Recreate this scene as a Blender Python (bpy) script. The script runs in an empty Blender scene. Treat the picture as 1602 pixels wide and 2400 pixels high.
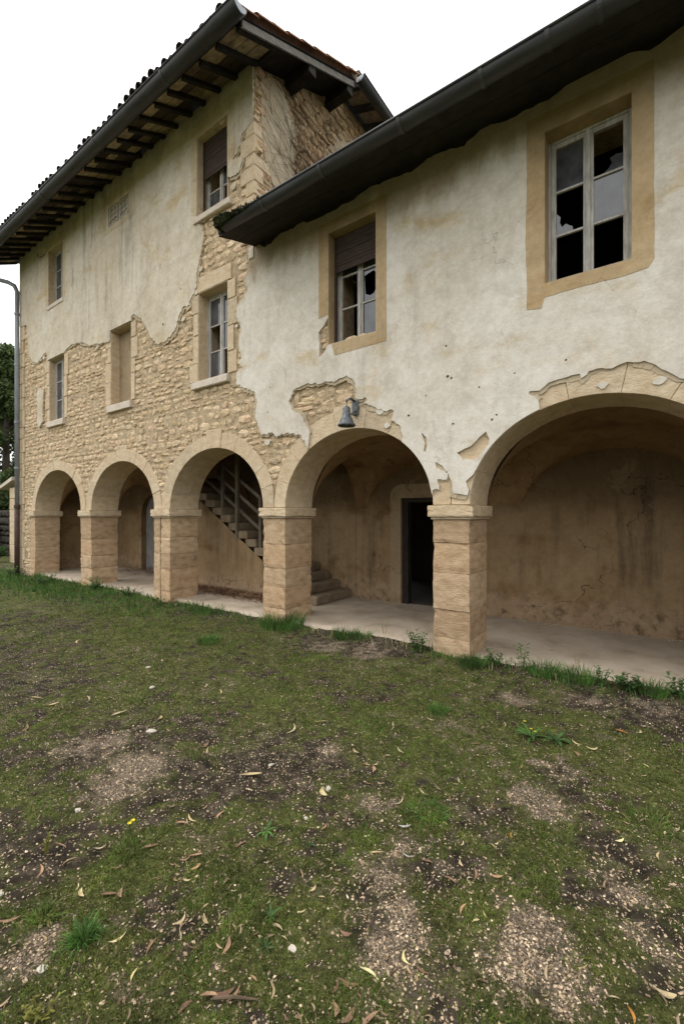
import bpy, bmesh, math, random
import numpy as np
from mathutils import Vector, Matrix
from mathutils.geometry import tessellate_polygon

random.seed(7)
rng = np.random.default_rng(7)
scene = bpy.context.scene
COL = scene.collection

# ------------------------------------------------------------------ camera
cam = bpy.data.cameras.new("camera")
cam.sensor_fit = 'VERTICAL'
cam.sensor_height = 36.0
cam.lens = 1020.0 / 2400.0 * 36.0
cam.shift_y = 8.0 / 2400.0
cam.clip_start = 0.05
cam.clip_end = 3000
camo = bpy.data.objects.new("camera", cam)
camo.location = (0, -5.13, 1.75)
camo.rotation_euler = (math.radians(90), 0, math.radians(35.67))
COL.objects.link(camo)
scene.camera = camo

# ------------------------------------------------------------------ overcast sky and sun
SUN_EL, SUN_AZ = math.radians(52), math.radians(240)      # azimuth clockwise from +Y
world = bpy.data.worlds.new("World")
scene.world = world
world.use_nodes = True
wt = world.node_tree
for n in list(wt.nodes):
    wt.nodes.remove(n)
wo = wt.nodes.new('ShaderNodeOutputWorld')
wb = wt.nodes.new('ShaderNodeBackground')
sky = wt.nodes.new('ShaderNodeTexSky')
sky.sky_type = 'NISHITA'
sky.sun_disc = False
sky.sun_elevation = SUN_EL
sky.sun_rotation = SUN_AZ
cloud = wt.nodes.new('ShaderNodeMix')
cloud.data_type = 'RGBA'
cloud.inputs[0].default_value = 0.93
# closed cloud cover: three times brighter overhead than at the horizon (the standard overcast sky)
tcw = wt.nodes.new('ShaderNodeTexCoord'); sxw = wt.nodes.new('ShaderNodeSeparateXYZ')
wt.links.new(tcw.outputs['Generated'], sxw.inputs[0])
mrw = wt.nodes.new('ShaderNodeMapRange')
mrw.inputs[1].default_value = 0.0; mrw.inputs[2].default_value = 1.0
mrw.inputs[3].default_value = 10.0; mrw.inputs[4].default_value = 29.0
wt.links.new(sxw.outputs[2], mrw.inputs[0])
ccw = wt.nodes.new('ShaderNodeCombineColor')
for q in range(3): wt.links.new(mrw.outputs[0], ccw.inputs[q])
wt.links.new(ccw.outputs[0], cloud.inputs[7])
wt.links.new(sky.outputs[0], cloud.inputs[6])
wt.links.new(cloud.outputs[2], wb.inputs[0])
wb.inputs[1].default_value = 0.10
wt.links.new(wb.outputs[0], wo.inputs[0])
sun = bpy.data.lights.new("sun", 'SUN')
sun.energy = 1.3
sun.angle = math.radians(28)
sun.color = (1.0, 0.98, 0.955)
suno = bpy.data.objects.new("sun", sun)
sd = Vector((math.sin(SUN_AZ) * math.cos(SUN_EL), math.cos(SUN_AZ) * math.cos(SUN_EL), math.sin(SUN_EL)))
suno.rotation_euler = sd.to_track_quat('Z', 'Y').to_euler()
suno.location = sd * 40
COL.objects.link(suno)
vs = scene.view_settings
vs.view_transform = 'Standard'
vs.look = 'None'
vs.exposure = 0.12
vs.gamma = 1.0
vs.use_curve_mapping = False
scene.render.film_transparent = False
try:
    scene.cycles.max_bounces = 10
    scene.cycles.diffuse_bounces = 6
    scene.cycles.transparent_max_bounces = 12
except Exception:
    pass

# ------------------------------------------------------------------ noise
def vnoise(x, y, seed=0):
    x = np.asarray(x, float); y = np.asarray(y, float)
    xi = np.floor(x).astype(np.int64); yi = np.floor(y).astype(np.int64)
    fx = x - xi; fy = y - yi
    fx = fx * fx * (3 - 2 * fx); fy = fy * fy * (3 - 2 * fy)
    def h(a, b):
        n = (a * 374761393 + b * 668265263 + seed * 974634757) & 0xffffffff
        n = ((n ^ (n >> 13)) * 1274126177) & 0xffffffff
        n = n ^ (n >> 16)
        return (n & 0xffff) / 65535.0
    a = h(xi, yi); b = h(xi + 1, yi); c = h(xi, yi + 1); d = h(xi + 1, yi + 1)
    return (a * (1 - fx) + b * fx) * (1 - fy) + (c * (1 - fx) + d * fx) * fy

def fbm(x, y, s, seed=0, o=4):
    t = 0; a = 0.5; n = 0
    for k in range(o):
        t = t + a * vnoise(x * s, y * s, seed + k * 17); n += a; a *= 0.5; s *= 2.03
    return t / n

# ------------------------------------------------------------------ materials
def ramp(nt, stops):
    r = nt.nodes.new('ShaderNodeValToRGB')
    e = r.color_ramp.elements
    while len(e) < len(stops):
        e.new(0.5)
    for k, (p, c) in enumerate(stops):
        e[k].position = p
        e[k].color = (c[0], c[1], c[2], 1)
    return r

def mixrgb(nt, mode, fac, a, b):
    m = nt.nodes.new('ShaderNodeMix')
    m.data_type = 'RGBA'
    m.blend_type = mode
    m.clamp_factor = True
    for s, v in ((m.inputs[0], fac), (m.inputs[6], a), (m.inputs[7], b)):
        if hasattr(v, 'is_output'):
            nt.links.new(v, s)
        elif isinstance(v, (int, float)):
            s.default_value = v
        else:
            s.default_value = (v[0], v[1], v[2], 1)
    return m.outputs[2]

def noise(nt, vec, scale, detail=4, rough=0.6, dist=0.0):
    n = nt.nodes.new('ShaderNodeTexNoise')
    n.inputs['Scale'].default_value = scale
    n.inputs['Detail'].default_value = detail
    n.inputs['Roughness'].default_value = rough
    n.inputs['Distortion'].default_value = dist
    if vec is not None:
        nt.links.new(vec, n.inputs['Vector'])
    return n.outputs[0]

def mapped(nt, vec, sc):
    m = nt.nodes.new('ShaderNodeMapping')
    m.inputs['Scale'].default_value = sc
    nt.links.new(vec, m.inputs['Vector'])
    return m.outputs[0]

def smooth(nt, v, a, b):
    m = nt.nodes.new('ShaderNodeMapRange')
    m.interpolation_type = 'SMOOTHSTEP'
    m.inputs[1].default_value = a
    m.inputs[2].default_value = b
    nt.links.new(v, m.inputs[0])
    return m.outputs[0]

def newmat(name):
    m = bpy.data.materials.new(name)
    m.use_nodes = True
    nt = m.node_tree
    bs = nt.nodes['Principled BSDF']
    bs.inputs['Specular IOR Level'].default_value = 0.25
    geo = nt.nodes.new('ShaderNodeNewGeometry')
    return m, nt, bs, geo

def bump(nt, bs, h, strength, dist):
    b = nt.nodes.new('ShaderNodeBump')
    b.inputs['Strength'].default_value = strength
    b.inputs['Distance'].default_value = dist
    nt.links.new(h, b.inputs['Height'])
    nt.links.new(b.outputs[0], bs.inputs['Normal'])
    return b

def rnd(nt, geo):
    """a random number per object and per loose piece"""
    oi = nt.nodes.new('ShaderNodeObjectInfo')
    a = nt.nodes.new('ShaderNodeMath'); a.operation = 'ADD'
    nt.links.new(oi.outputs['Random'], a.inputs[0])
    nt.links.new(geo.outputs['Random Per Island'], a.inputs[1])
    f = nt.nodes.new('ShaderNodeMath'); f.operation = 'FRACT'
    nt.links.new(a.outputs[0], f.inputs[0])
    return f.outputs[0]

def simple(name, stops, scale=6, sc=(1, 1, 1), detail=5, rough=0.85, bs_=0.3, bd=0.01, bscale=None, vary=None, metal=0.0, spec=0.25, smear=None):
    """noise-ramped colour with relief; vary = list of colour stops chosen per piece, blended in"""
    m, nt, bs, geo = newmat(name)
    v = mapped(nt, geo.outputs['Position'], sc)
    n = noise(nt, v, scale, detail, 0.62)
    c = ramp(nt, stops)
    nt.links.new(n, c.inputs[0])
    out = c.outputs[0]
    if vary:
        r = ramp(nt, vary)
        r.color_ramp.interpolation = 'LINEAR'
        nt.links.new(rnd(nt, geo), r.inputs[0])
        out = mixrgb(nt, 'MULTIPLY', 1.0, out, r.outputs[0])
    if smear:
        out = mixrgb(nt, 'MIX', smooth(nt, noise(nt, geo.outputs['Position'], 5.5, 7, 0.7, .3), .53, .66), out, smear)
        out = mixrgb(nt, 'OVERLAY', .5, out, ramp_out(nt, noise(nt, geo.outputs['Position'], 34, 5, .75), [(0.28, (.22,) * 3), (0.72, (.72,) * 3)]))
    nt.links.new(out, bs.inputs['Base Color'])
    bs.inputs['Roughness'].default_value = rough
    bs.inputs['Metallic'].default_value = metal
    bs.inputs['Specular IOR Level'].default_value = spec
    if bs_ > 0:
        bump(nt, bs, noise(nt, v, bscale or scale * 3, 6, 0.65), bs_, bd)
    return m

def plaster_mat(name, base, pale, ochre, dirt, dirt_amt=0.6, stain_shade=None, foot=None, crack=0.5, peel=None):
    m, nt, bs, geo = newmat(name)
    P = geo.outputs['Position']
    n1 = noise(nt, P, 0.55, 5, 0.6, 0.4)
    c = ramp(nt, [(0.30, base), (0.5, tuple((a + b) / 2 for a, b in zip(base, pale))), (0.68, pale)])
    nt.links.new(n1, c.inputs[0])
    n2 = noise(nt, mapped(nt, P, (1, 1, 1.6)), 1.1, 6, 0.62, 0.3)
    c2 = mixrgb(nt, 'MIX', smooth(nt, n2, 0.52, 0.72), c.outputs[0], ochre)
    # grey rain streaks, long in z
    n3 = noise(nt, mapped(nt, P, (3.2, 3.2, 0.32)), 1.3, 6, 0.66)
    n4 = noise(nt, P, 0.33, 3, 0.5)
    sm = nt.nodes.new('ShaderNodeMath'); sm.operation = 'MULTIPLY'
    nt.links.new(smooth(nt, n3, 0.46, 0.72), sm.inputs[0])
    nt.links.new(smooth(nt, n4, 0.44, 0.62), sm.inputs[1])
    sm2 = nt.nodes.new('ShaderNodeMath'); sm2.operation = 'MULTIPLY'
    nt.links.new(sm.outputs[0], sm2.inputs[0]); sm2.inputs[1].default_value = dirt_amt
    c3 = mixrgb(nt, 'MIX', sm2.outputs[0], c2, dirt)
    if stain_shade:
        # blotchy brown stain, ragged lower edge; below the eaves it also paints shade
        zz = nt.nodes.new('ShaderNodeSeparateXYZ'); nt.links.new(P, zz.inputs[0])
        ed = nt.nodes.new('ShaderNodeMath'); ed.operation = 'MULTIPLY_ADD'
        nt.links.new(noise(nt, mapped(nt, P, (1, 1, .35)), 1.5, 6, 0.62, .5), ed.inputs[0]); ed.inputs[1].default_value = stain_shade[1]
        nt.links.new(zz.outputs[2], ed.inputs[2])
        dm_ = nt.nodes.new('ShaderNodeMath'); dm_.operation = 'MULTIPLY'; dm_.inputs[1].default_value = stain_shade[2]
        nt.links.new(smooth(nt, ed.outputs[0], stain_shade[0], stain_shade[0] + .45), dm_.inputs[0])
        c3 = mixrgb(nt, 'MIX', dm_.outputs[0], c3, stain_shade[3])
    if foot:
        # patched and bruised plaster near the floor
        zf = nt.nodes.new('ShaderNodeSeparateXYZ'); nt.links.new(P, zf.inputs[0])
        ef = nt.nodes.new('ShaderNodeMath'); ef.operation = 'MULTIPLY_ADD'
        nt.links.new(noise(nt, P, 2.6, 7, 0.68, .6), ef.inputs[0]); ef.inputs[1].default_value = -foot[1]
        ad = nt.nodes.new('ShaderNodeMath'); ad.operation = 'ADD'; ad.inputs[1].default_value = foot[1]
        nt.links.new(zf.outputs[2], ad.inputs[0]); nt.links.new(ad.outputs[0], ef.inputs[2])
        iv = nt.nodes.new('ShaderNodeMapRange'); iv.inputs[1].default_value = foot[0]; iv.inputs[2].default_value = foot[0] - .18
        nt.links.new(ef.outputs[0], iv.inputs[0])
        fm = nt.nodes.new('ShaderNodeMath'); fm.operation = 'MULTIPLY'; fm.inputs[1].default_value = foot[2]
        nt.links.new(iv.outputs[0], fm.inputs[0])
        rag = ramp_out(nt, noise(nt, P, 7, 7, 0.72, .4), [(0.35, (foot[3][0] * .32, foot[3][1] * .3, foot[3][2] * .28)), (0.5, foot[3]), (0.7, (foot[3][0] * 1.25, foot[3][1] * 1.2, foot[3][2] * 1.15))])
        c3 = mixrgb(nt, 'MIX', fm.outputs[0], c3, rag)
    if peel:
        pn = noise(nt, P, peel[1], 8, 0.7, .8)
        pm = nt.nodes.new('ShaderNodeMath'); pm.operation = 'MULTIPLY'; pm.inputs[1].default_value = peel[2]
        nt.links.new(smooth(nt, pn, peel[0], peel[0] + .018), pm.inputs[0])
        c3 = mixrgb(nt, 'MIX', pm.outputs[0], c3, peel[3])
    if crack:
        va = nt.nodes.new('ShaderNodeVectorMath'); va.operation = 'MULTIPLY_ADD'
        nz_ = nt.nodes.new('ShaderNodeTexNoise'); nz_.inputs['Scale'].default_value = 2.5; nz_.inputs['Detail'].default_value = 6
        nt.links.new(P, nz_.inputs['Vector']); nt.links.new(nz_.outputs['Color'], va.inputs[0]); va.inputs[1].default_value = (.7, .7, .7); nt.links.new(P, va.inputs[2])
        vo = nt.nodes.new('ShaderNodeTexVoronoi'); vo.feature = 'DISTANCE_TO_EDGE'; vo.inputs['Scale'].default_value = .8
        nt.links.new(va.outputs[0], vo.inputs['Vector'])
        cm = nt.nodes.new('ShaderNodeMath'); cm.operation = 'LESS_THAN'; cm.inputs[1].default_value = .0045
        nt.links.new(vo.outputs['Distance'], cm.inputs[0])
        ck = nt.nodes.new('ShaderNodeMath'); ck.operation = 'MULTIPLY'
        nt.links.new(cm.outputs[0], ck.inputs[0]); nt.links.new(smooth(nt, noise(nt, P, .9, 2, .5), .50, .60), ck.inputs[1])
        ck2 = nt.nodes.new('ShaderNodeMath'); ck2.operation = 'MULTIPLY'; ck2.inputs[1].default_value = crack
        nt.links.new(ck.outputs[0], ck2.inputs[0])
        c3 = mixrgb(nt, 'MIX', ck2.outputs[0], c3, (dirt[0] * .45, dirt[1] * .42, dirt[2] * .38))
    # small pores, specks and fine mottling
    n5 = noise(nt, P, 16, 6, 0.75)
    c3 = mixrgb(nt, 'MULTIPLY', 1.0, c3, ramp_out(nt, noise(nt, P, 3.6, 8, 0.7, .4), [(0.32, (0.83, 0.81, 0.78)), (0.55, (1.0, 1.0, 1.0)), (0.7, (1.04, 1.04, 1.05))]))
    c4 = mixrgb(nt, 'OVERLAY', 0.46, c3, ramp_out(nt, n5, [(0.25, (0.32,) * 3), (0.75, (0.68,) * 3)]))
    n6 = noise(nt, P, 55, 3, 0.6)
    c5 = mixrgb(nt, 'MIX', smooth(nt, n6, 0.68, 0.78), c4, (dirt[0] * .6, dirt[1] * .6, dirt[2] * .6))
    nt.links.new(c5, bs.inputs['Base Color'])
    bs.inputs['Roughness'].default_value = 0.93
    bs.inputs['Specular IOR Level'].default_value = 0.12
    mx = nt.nodes.new('ShaderNodeMath'); mx.operation = 'MULTIPLY_ADD'
    nt.links.new(noise(nt, P, 2.2, 3, 0.5), mx.inputs[0]); mx.inputs[1].default_value = 3.0
    nt.links.new(noise(nt, P, 30, 6, 0.7), mx.inputs[2])
    bump(nt, bs, mx.outputs[0], 0.45, 0.012)
    return m

def ramp_out(nt, v, stops):
    r = ramp(nt, stops)
    nt.links.new(v, r.inputs[0])
    return r.outputs[0]

M = {}
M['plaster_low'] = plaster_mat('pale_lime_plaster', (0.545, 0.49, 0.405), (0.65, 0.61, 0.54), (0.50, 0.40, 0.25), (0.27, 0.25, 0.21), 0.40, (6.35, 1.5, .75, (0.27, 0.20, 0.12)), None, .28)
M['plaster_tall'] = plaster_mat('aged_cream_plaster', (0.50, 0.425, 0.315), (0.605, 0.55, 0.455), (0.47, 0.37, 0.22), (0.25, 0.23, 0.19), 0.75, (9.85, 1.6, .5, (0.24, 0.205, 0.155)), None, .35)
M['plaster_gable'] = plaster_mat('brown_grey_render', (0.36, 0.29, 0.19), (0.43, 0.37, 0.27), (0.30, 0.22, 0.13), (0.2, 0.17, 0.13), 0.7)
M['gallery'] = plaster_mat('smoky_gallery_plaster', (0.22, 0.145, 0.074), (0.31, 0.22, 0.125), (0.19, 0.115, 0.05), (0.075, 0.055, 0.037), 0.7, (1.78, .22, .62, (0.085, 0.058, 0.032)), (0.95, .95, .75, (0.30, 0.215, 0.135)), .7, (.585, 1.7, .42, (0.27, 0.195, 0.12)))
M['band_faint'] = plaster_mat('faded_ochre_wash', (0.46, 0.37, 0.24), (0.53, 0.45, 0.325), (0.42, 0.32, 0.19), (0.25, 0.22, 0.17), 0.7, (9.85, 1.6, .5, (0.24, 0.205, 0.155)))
M['surround'] = plaster_mat('brown_door_surround', (0.26, 0.19, 0.115), (0.32, 0.245, 0.155), (0.2, 0.13, 0.07), (0.1, 0.08, 0.055), 0.6)
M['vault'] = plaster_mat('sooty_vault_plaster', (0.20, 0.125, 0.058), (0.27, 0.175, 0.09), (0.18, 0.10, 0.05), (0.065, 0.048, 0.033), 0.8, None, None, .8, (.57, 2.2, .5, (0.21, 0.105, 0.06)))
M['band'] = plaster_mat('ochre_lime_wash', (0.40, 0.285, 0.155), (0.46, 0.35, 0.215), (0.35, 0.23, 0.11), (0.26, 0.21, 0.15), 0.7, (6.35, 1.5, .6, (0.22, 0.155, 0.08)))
M['mortar'] = simple('sandy_mortar', [(0.3, (0.24, 0.175, 0.10)), (0.7, (0.52, 0.405, 0.265))], 9, rough=0.95, smear=(0.49, 0.38, 0.25), bs_=0.8, bd=0.02, bscale=22)
M['stone'] = simple('limestone_rubble', [(0.25, (0.34, 0.26, 0.165)), (0.5, (0.58, 0.465, 0.32)), (0.75, (0.73, 0.615, 0.47))], 13, smear=(0.55, 0.44, 0.30), rough=0.93, bs_=0.9, bd=0.016, bscale=26,
                    vary=[(0, (0.62, 0.58, 0.52)), (0.2, (1, 0.97, 0.9)), (0.4, (1.0, 0.91, 0.85)), (0.55, (0.80, 0.74, 0.60)), (0.75, (1.12, 1.08, 1.02)), (0.9, (0.74, 0.70, 0.66)), (1, (1.0, 0.94, 0.82))])
M['shaded_gable_stone'] = simple('shaded_brown_rubble', [(0.25, (0.20, 0.14, 0.08)), (0.5, (0.40, 0.295, 0.18)), (0.75, (0.54, 0.42, 0.28))], 13, smear=(0.36, 0.265, 0.16), rough=0.93, bs_=0.9, bd=0.016, bscale=26,
                          vary=[(0, (0.62, 0.58, 0.52)), (0.3, (1, 0.95, 0.88)), (0.5, (1.0, 0.84, 0.74)), (0.75, (1.1, 1.05, 1.0)), (1, (0.8, 0.74, 0.66))])  # browner rubble copy, darkened to paint the gable's shaded side
M['ashlar'] = simple('dressed_limestone', [(0.25, (0.42, 0.32, 0.205)), (0.5, (0.53, 0.43, 0.305)), (0.75, (0.62, 0.525, 0.40))], 7, sc=(1, 1, 1.6), rough=0.93, bs_=0.9, bd=0.016, bscale=20,
                     vary=[(0, (0.86, 0.84, 0.8)), (0.35, (1, 0.98, 0.93)), (0.7, (0.95, 0.9, 0.82)), (1, (1.03, 1.02, 1.0))])
M['pier'] = simple('tooled_pier_stone', [(0.22, (0.26, 0.18, 0.105)), (0.5, (0.48, 0.355, 0.23)), (0.78, (0.59, 0.475, 0.335))], 6, sc=(1, 1, 2.2), detail=8, rough=0.95, bs_=0.9, bd=0.014, bscale=30,
                   vary=[(0, (0.74, 0.68, 0.62)), (0.4, (1, 0.97, 0.93)), (0.7, (0.90, 0.82, 0.73)), (1, (1.04, 1.03, 1.0))])
M['sillstone'] = simple('pale_sill_stone', [(0.3, (0.45, 0.38, 0.30)), (0.7, (0.60, 0.53, 0.44))], 8, rough=0.9, bs_=0.5, bd=0.01)
M['sash'] = simple('weathered_grey_paint', [(0.3, (0.27, 0.25, 0.225)), (0.55, (0.43, 0.41, 0.375)), (0.75, (0.52, 0.495, 0.455))], 9, sc=(3, 3, 0.7), rough=0.8, bs_=0.5, bd=0.004, bscale=40)
M['shutter'] = simple('brown_shutter_slats', [(0.3, (0.035, 0.024, 0.018)), (0.7, (0.075, 0.052, 0.04))], 14, sc=(0.6, 1, 4), rough=0.75, bs_=0.3, bd=0.004)
M['oldwood'] = simple('blackened_timber', [(0.3, (0.012, 0.010, 0.008)), (0.7, (0.034, 0.028, 0.022))], 6, sc=(1, 1, 1), rough=0.9, bs_=0.5, bd=0.01)
M['plank'] = simple('lit_and_dark_soffit_board', [(0.3, (0.15, 0.115, 0.07)), (0.7, (0.40, 0.33, 0.22))], 9, rough=0.92, bs_=0.4, bd=0.006,
                    vary=[(0, (0.10, 0.09, 0.08)), (0.35, (0.25, 0.22, 0.19)), (0.6, (1.0, 0.97, 0.85)), (1, (1.1, 1.1, 0.95))])  # per-board tone paints some boards as lit, the rest as dark
M['vergeboard'] = simple('silvered_verge_board', [(0.3, (0.085, 0.078, 0.068)), (0.7, (0.21, 0.195, 0.175))], 7, sc=(4, 1, 4), rough=0.85, bs_=0.4, bd=0.006)
M['zinc_dark'] = simple('blackened_zinc', [(0.3, (0.022, 0.022, 0.023)), (0.7, (0.05, 0.05, 0.052))], 5, sc=(0.5, 3, 3), rough=0.55, bs_=0.12, bd=0.004, spec=0.4)
M['joint'] = simple('dull_zinc_joint', [(0.3, (0.032, 0.032, 0.033)), (0.7, (0.068, 0.068, 0.07))], 9, rough=0.5, bs_=0.2, bd=0.003, spec=0.4)
M['zinc'] = simple('grey_zinc_pipe', [(0.3, (0.17, 0.185, 0.2)), (0.7, (0.29, 0.31, 0.33))], 4, sc=(3, 3, 0.6), rough=0.5, bs_=0.08, bd=0.003, metal=0.15, spec=0.5)
M['rust'] = simple('brown_cast_iron', [(0.3, (0.045, 0.028, 0.022)), (0.7, (0.085, 0.052, 0.04))], 9, rough=0.7, bs_=0.3, bd=0.003)
M['tile'] = simple('terracotta_tile', [(0.3, (0.20, 0.085, 0.045)), (0.6, (0.33, 0.16, 0.09)), (0.8, (0.20, 0.155, 0.115))], 7, rough=0.9, bs_=0.4, bd=0.006,
                   vary=[(0, (0.42, 0.42, 0.42)), (0.4, (0.8, 0.75, 0.7)), (0.7, (1.0, 1.0, 1.0)), (1, (0.6, 0.65, 0.6))])
M['tile_dark'] = simple('lichened_tile', [(0.3, (0.03, 0.028, 0.025)), (0.7, (0.09, 0.075, 0.06))], 8, rough=0.92, bs_=0.4, bd=0.006)
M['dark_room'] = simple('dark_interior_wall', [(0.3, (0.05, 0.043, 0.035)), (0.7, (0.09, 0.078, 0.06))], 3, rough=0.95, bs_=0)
M['concrete'] = simple('worn_dusty_floor', [(0.28, (0.20, 0.155, 0.11)), (0.45, (0.33, 0.27, 0.20)), (0.58, (0.39, 0.325, 0.25)), (0.75, (0.46, 0.395, 0.31))], 1.6, detail=10, rough=0.9, bs_=0.25, bd=0.006, bscale=30)
M['step'] = simple('worn_stair_stone', [(0.3, (0.15, 0.11, 0.07)), (0.7, (0.27, 0.21, 0.14))], 6, rough=0.9, bs_=0.5, bd=0.01)
M['rail'] = simple('weathered_grey_timber', [(0.3, (0.085, 0.07, 0.05)), (0.7, (0.18, 0.15, 0.11))], 8, sc=(1, 1, 0.5), rough=0.85, bs_=0.3, bd=0.003)
M['doorblue'] = simple('faded_blue_grey_door', [(0.3, (0.17, 0.16, 0.15)), (0.7, (0.25, 0.24, 0.225))], 5, rough=0.8, bs_=0.2, bd=0.004)
M['lamp'] = simple('tarnished_lamp_metal', [(0.3, (0.04, 0.047, 0.053)), (0.7, (0.13, 0.142, 0.15))], 22, rough=0.5, bs_=0.3, bd=0.003, metal=0.3, spec=0.5)
M['creeper'] = simple('dry_creeper_stem', [(0.3, (0.06, 0.04, 0.025)), (0.7, (0.12, 0.085, 0.055))], 12, rough=0.95, bs_=0)
M['pebble'] = simple('beige_gravel', [(0.3, (0.33, 0.26, 0.18)), (0.7, (0.50, 0.42, 0.32))], 30, rough=0.9, bs_=0,
                     vary=[(0, (0.22, 0.19, 0.16)), (0.35, (0.45, 0.40, 0.35)), (0.62, (0.78, 0.70, 0.61)), (0.88, (1.05, 0.98, 0.88)), (1, (1.55, 1.5, 1.4))])
M['whitestone'] = simple('chalky_stone', [(0.3, (0.33, 0.29, 0.235)), (0.7, (0.46, 0.42, 0.35))], 24, rough=0.9, bs_=0.5, bd=0.004)

def leafmat(name, cols, trans=0.25, rough=0.7):
    m, nt, bs, geo = newmat(name)
    n = len(cols)
    r = ramp(nt, [(k / max(1, n - 1), c) for k, c in enumerate(cols)])
    nt.links.new(rnd(nt, geo), r.inputs[0])
    nz = noise(nt, geo.outputs['Position'], 4.5, 5, 0.68)
    out = mixrgb(nt, 'MULTIPLY', 1.0, r.outputs[0], ramp_out(nt, nz, [(0.33, (0.42, 0.40, 0.40)), (0.5, (0.95, 0.93, 0.9)), (0.66, (1.55, 1.6, 1.3))]))
    nt.links.new(out, bs.inputs['Base Color'])
    bs.inputs['Roughness'].default_value = rough
    bs.inputs['Specular IOR Level'].default_value = 0.2
    if trans:
        tr = nt.nodes.new('ShaderNodeBsdfTranslucent')
        nt.links.new(out, tr.inputs[0])
        mx = nt.nodes.new('ShaderNodeMixShader')
        mx.inputs[0].default_value = trans
        nt.links.new(bs.outputs[0], mx.inputs[1]); nt.links.new(tr.outputs[0], mx.inputs[2])
        nt.links.new(mx.outputs[0], nt.nodes['Material Output'].inputs[0])
    return m

M['grass'] = leafmat('lawn_grass', [(0.055, 0.10, 0.017), (0.095, 0.165, 0.027), (0.075, 0.13, 0.024), (0.12, 0.16, 0.038), (0.20, 0.17, 0.07)])
M['lush'] = leafmat('lush_grass', [(0.04, 0.10, 0.02), (0.07, 0.15, 0.03), (0.055, 0.115, 0.028), (0.09, 0.16, 0.04)])
M['moss'] = leafmat('olive_moss', [(0.042, 0.052, 0.011), (0.085, 0.105, 0.019), (0.062, 0.082, 0.016), (0.13, 0.14, 0.032), (0.075, 0.065, 0.028)], 0.15)
M['weed'] = leafmat('weed_leaf', [(0.045, 0.095, 0.025), (0.07, 0.135, 0.035), (0.055, 0.11, 0.04)])
M['yellowweed'] = leafmat('yellowing_weed', [(0.16, 0.16, 0.03), (0.20, 0.19, 0.04), (0.12, 0.14, 0.03)])
M['dryleaf'] = leafmat('brown_dry_leaf', [(0.15, 0.085, 0.055), (0.24, 0.145, 0.09), (0.32, 0.20, 0.13), (0.12, 0.07, 0.045)], 0.15)
M['strawleaf'] = leafmat('straw_dry_leaf', [(0.42, 0.33, 0.19), (0.50, 0.42, 0.27), (0.36, 0.27, 0.15)], 0.15)
M['orangeleaf'] = leafmat('orange_leaf', [(0.48, 0.22, 0.05), (0.50, 0.19, 0.06)], 0.15)
M['greyleaf'] = leafmat('silvery_leaf', [(0.38, 0.36, 0.34), (0.47, 0.44, 0.42)], 0.1)
M['litter'] = leafmat('leaf_litter', [(0.10, 0.065, 0.04), (0.28, 0.19, 0.12), (0.44, 0.36, 0.24), (0.18, 0.105, 0.06), (0.36, 0.27, 0.18), (0.08, 0.055, 0.035)], 0.1)
M['flower'] = leafmat('yellow_petal', [(0.55, 0.45, 0.03), (0.6, 0.5, 0.05)], 0.1)
M['tree_dark'] = leafmat('dark_evergreen', [(0.055, 0.09, 0.03), (0.085, 0.125, 0.04), (0.065, 0.10, 0.04), (0.12, 0.15, 0.05)], 0.2)
M['tree_mid'] = leafmat('mid_green_leaf', [(0.05, 0.085, 0.02), (0.075, 0.11, 0.03), (0.04, 0.07, 0.02), (0.17, 0.19, 0.055)], 0.3)
M['bark'] = simple('dark_bark', [(0.3, (0.035, 0.028, 0.02)), (0.7, (0.08, 0.065, 0.05))], 12, sc=(1, 1, .3), rough=0.95, bs_=0.6, bd=0.02)
M['gutmoss'] = leafmat('gutter_moss', [(0.02, 0.026, 0.01), (0.035, 0.045, 0.014), (0.055, 0.06, 0.022), (0.02, 0.017, 0.012)], 0.1)

def glass_mat():
    m, nt, bs, geo = newmat('dusty_window_glass')
    bs.inputs['Base Color'].default_value = (0.10, 0.105, 0.115, 1)
    bs.inputs['Roughness'].default_value = 0.07
    bs.inputs['Specular IOR Level'].default_value = 0.85
    nz = noise(nt, geo.outputs['Position'], 5, 4, 0.6)
    c = ramp(nt, [(0.3, (0.03, 0.032, 0.036)), (0.7, (0.09, 0.092, 0.098))])
    nt.links.new(nz, c.inputs[0])
    nt.links.new(c.outputs[0], bs.inputs['Base Color'])
    return m
M['glass'] = glass_mat()

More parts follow.
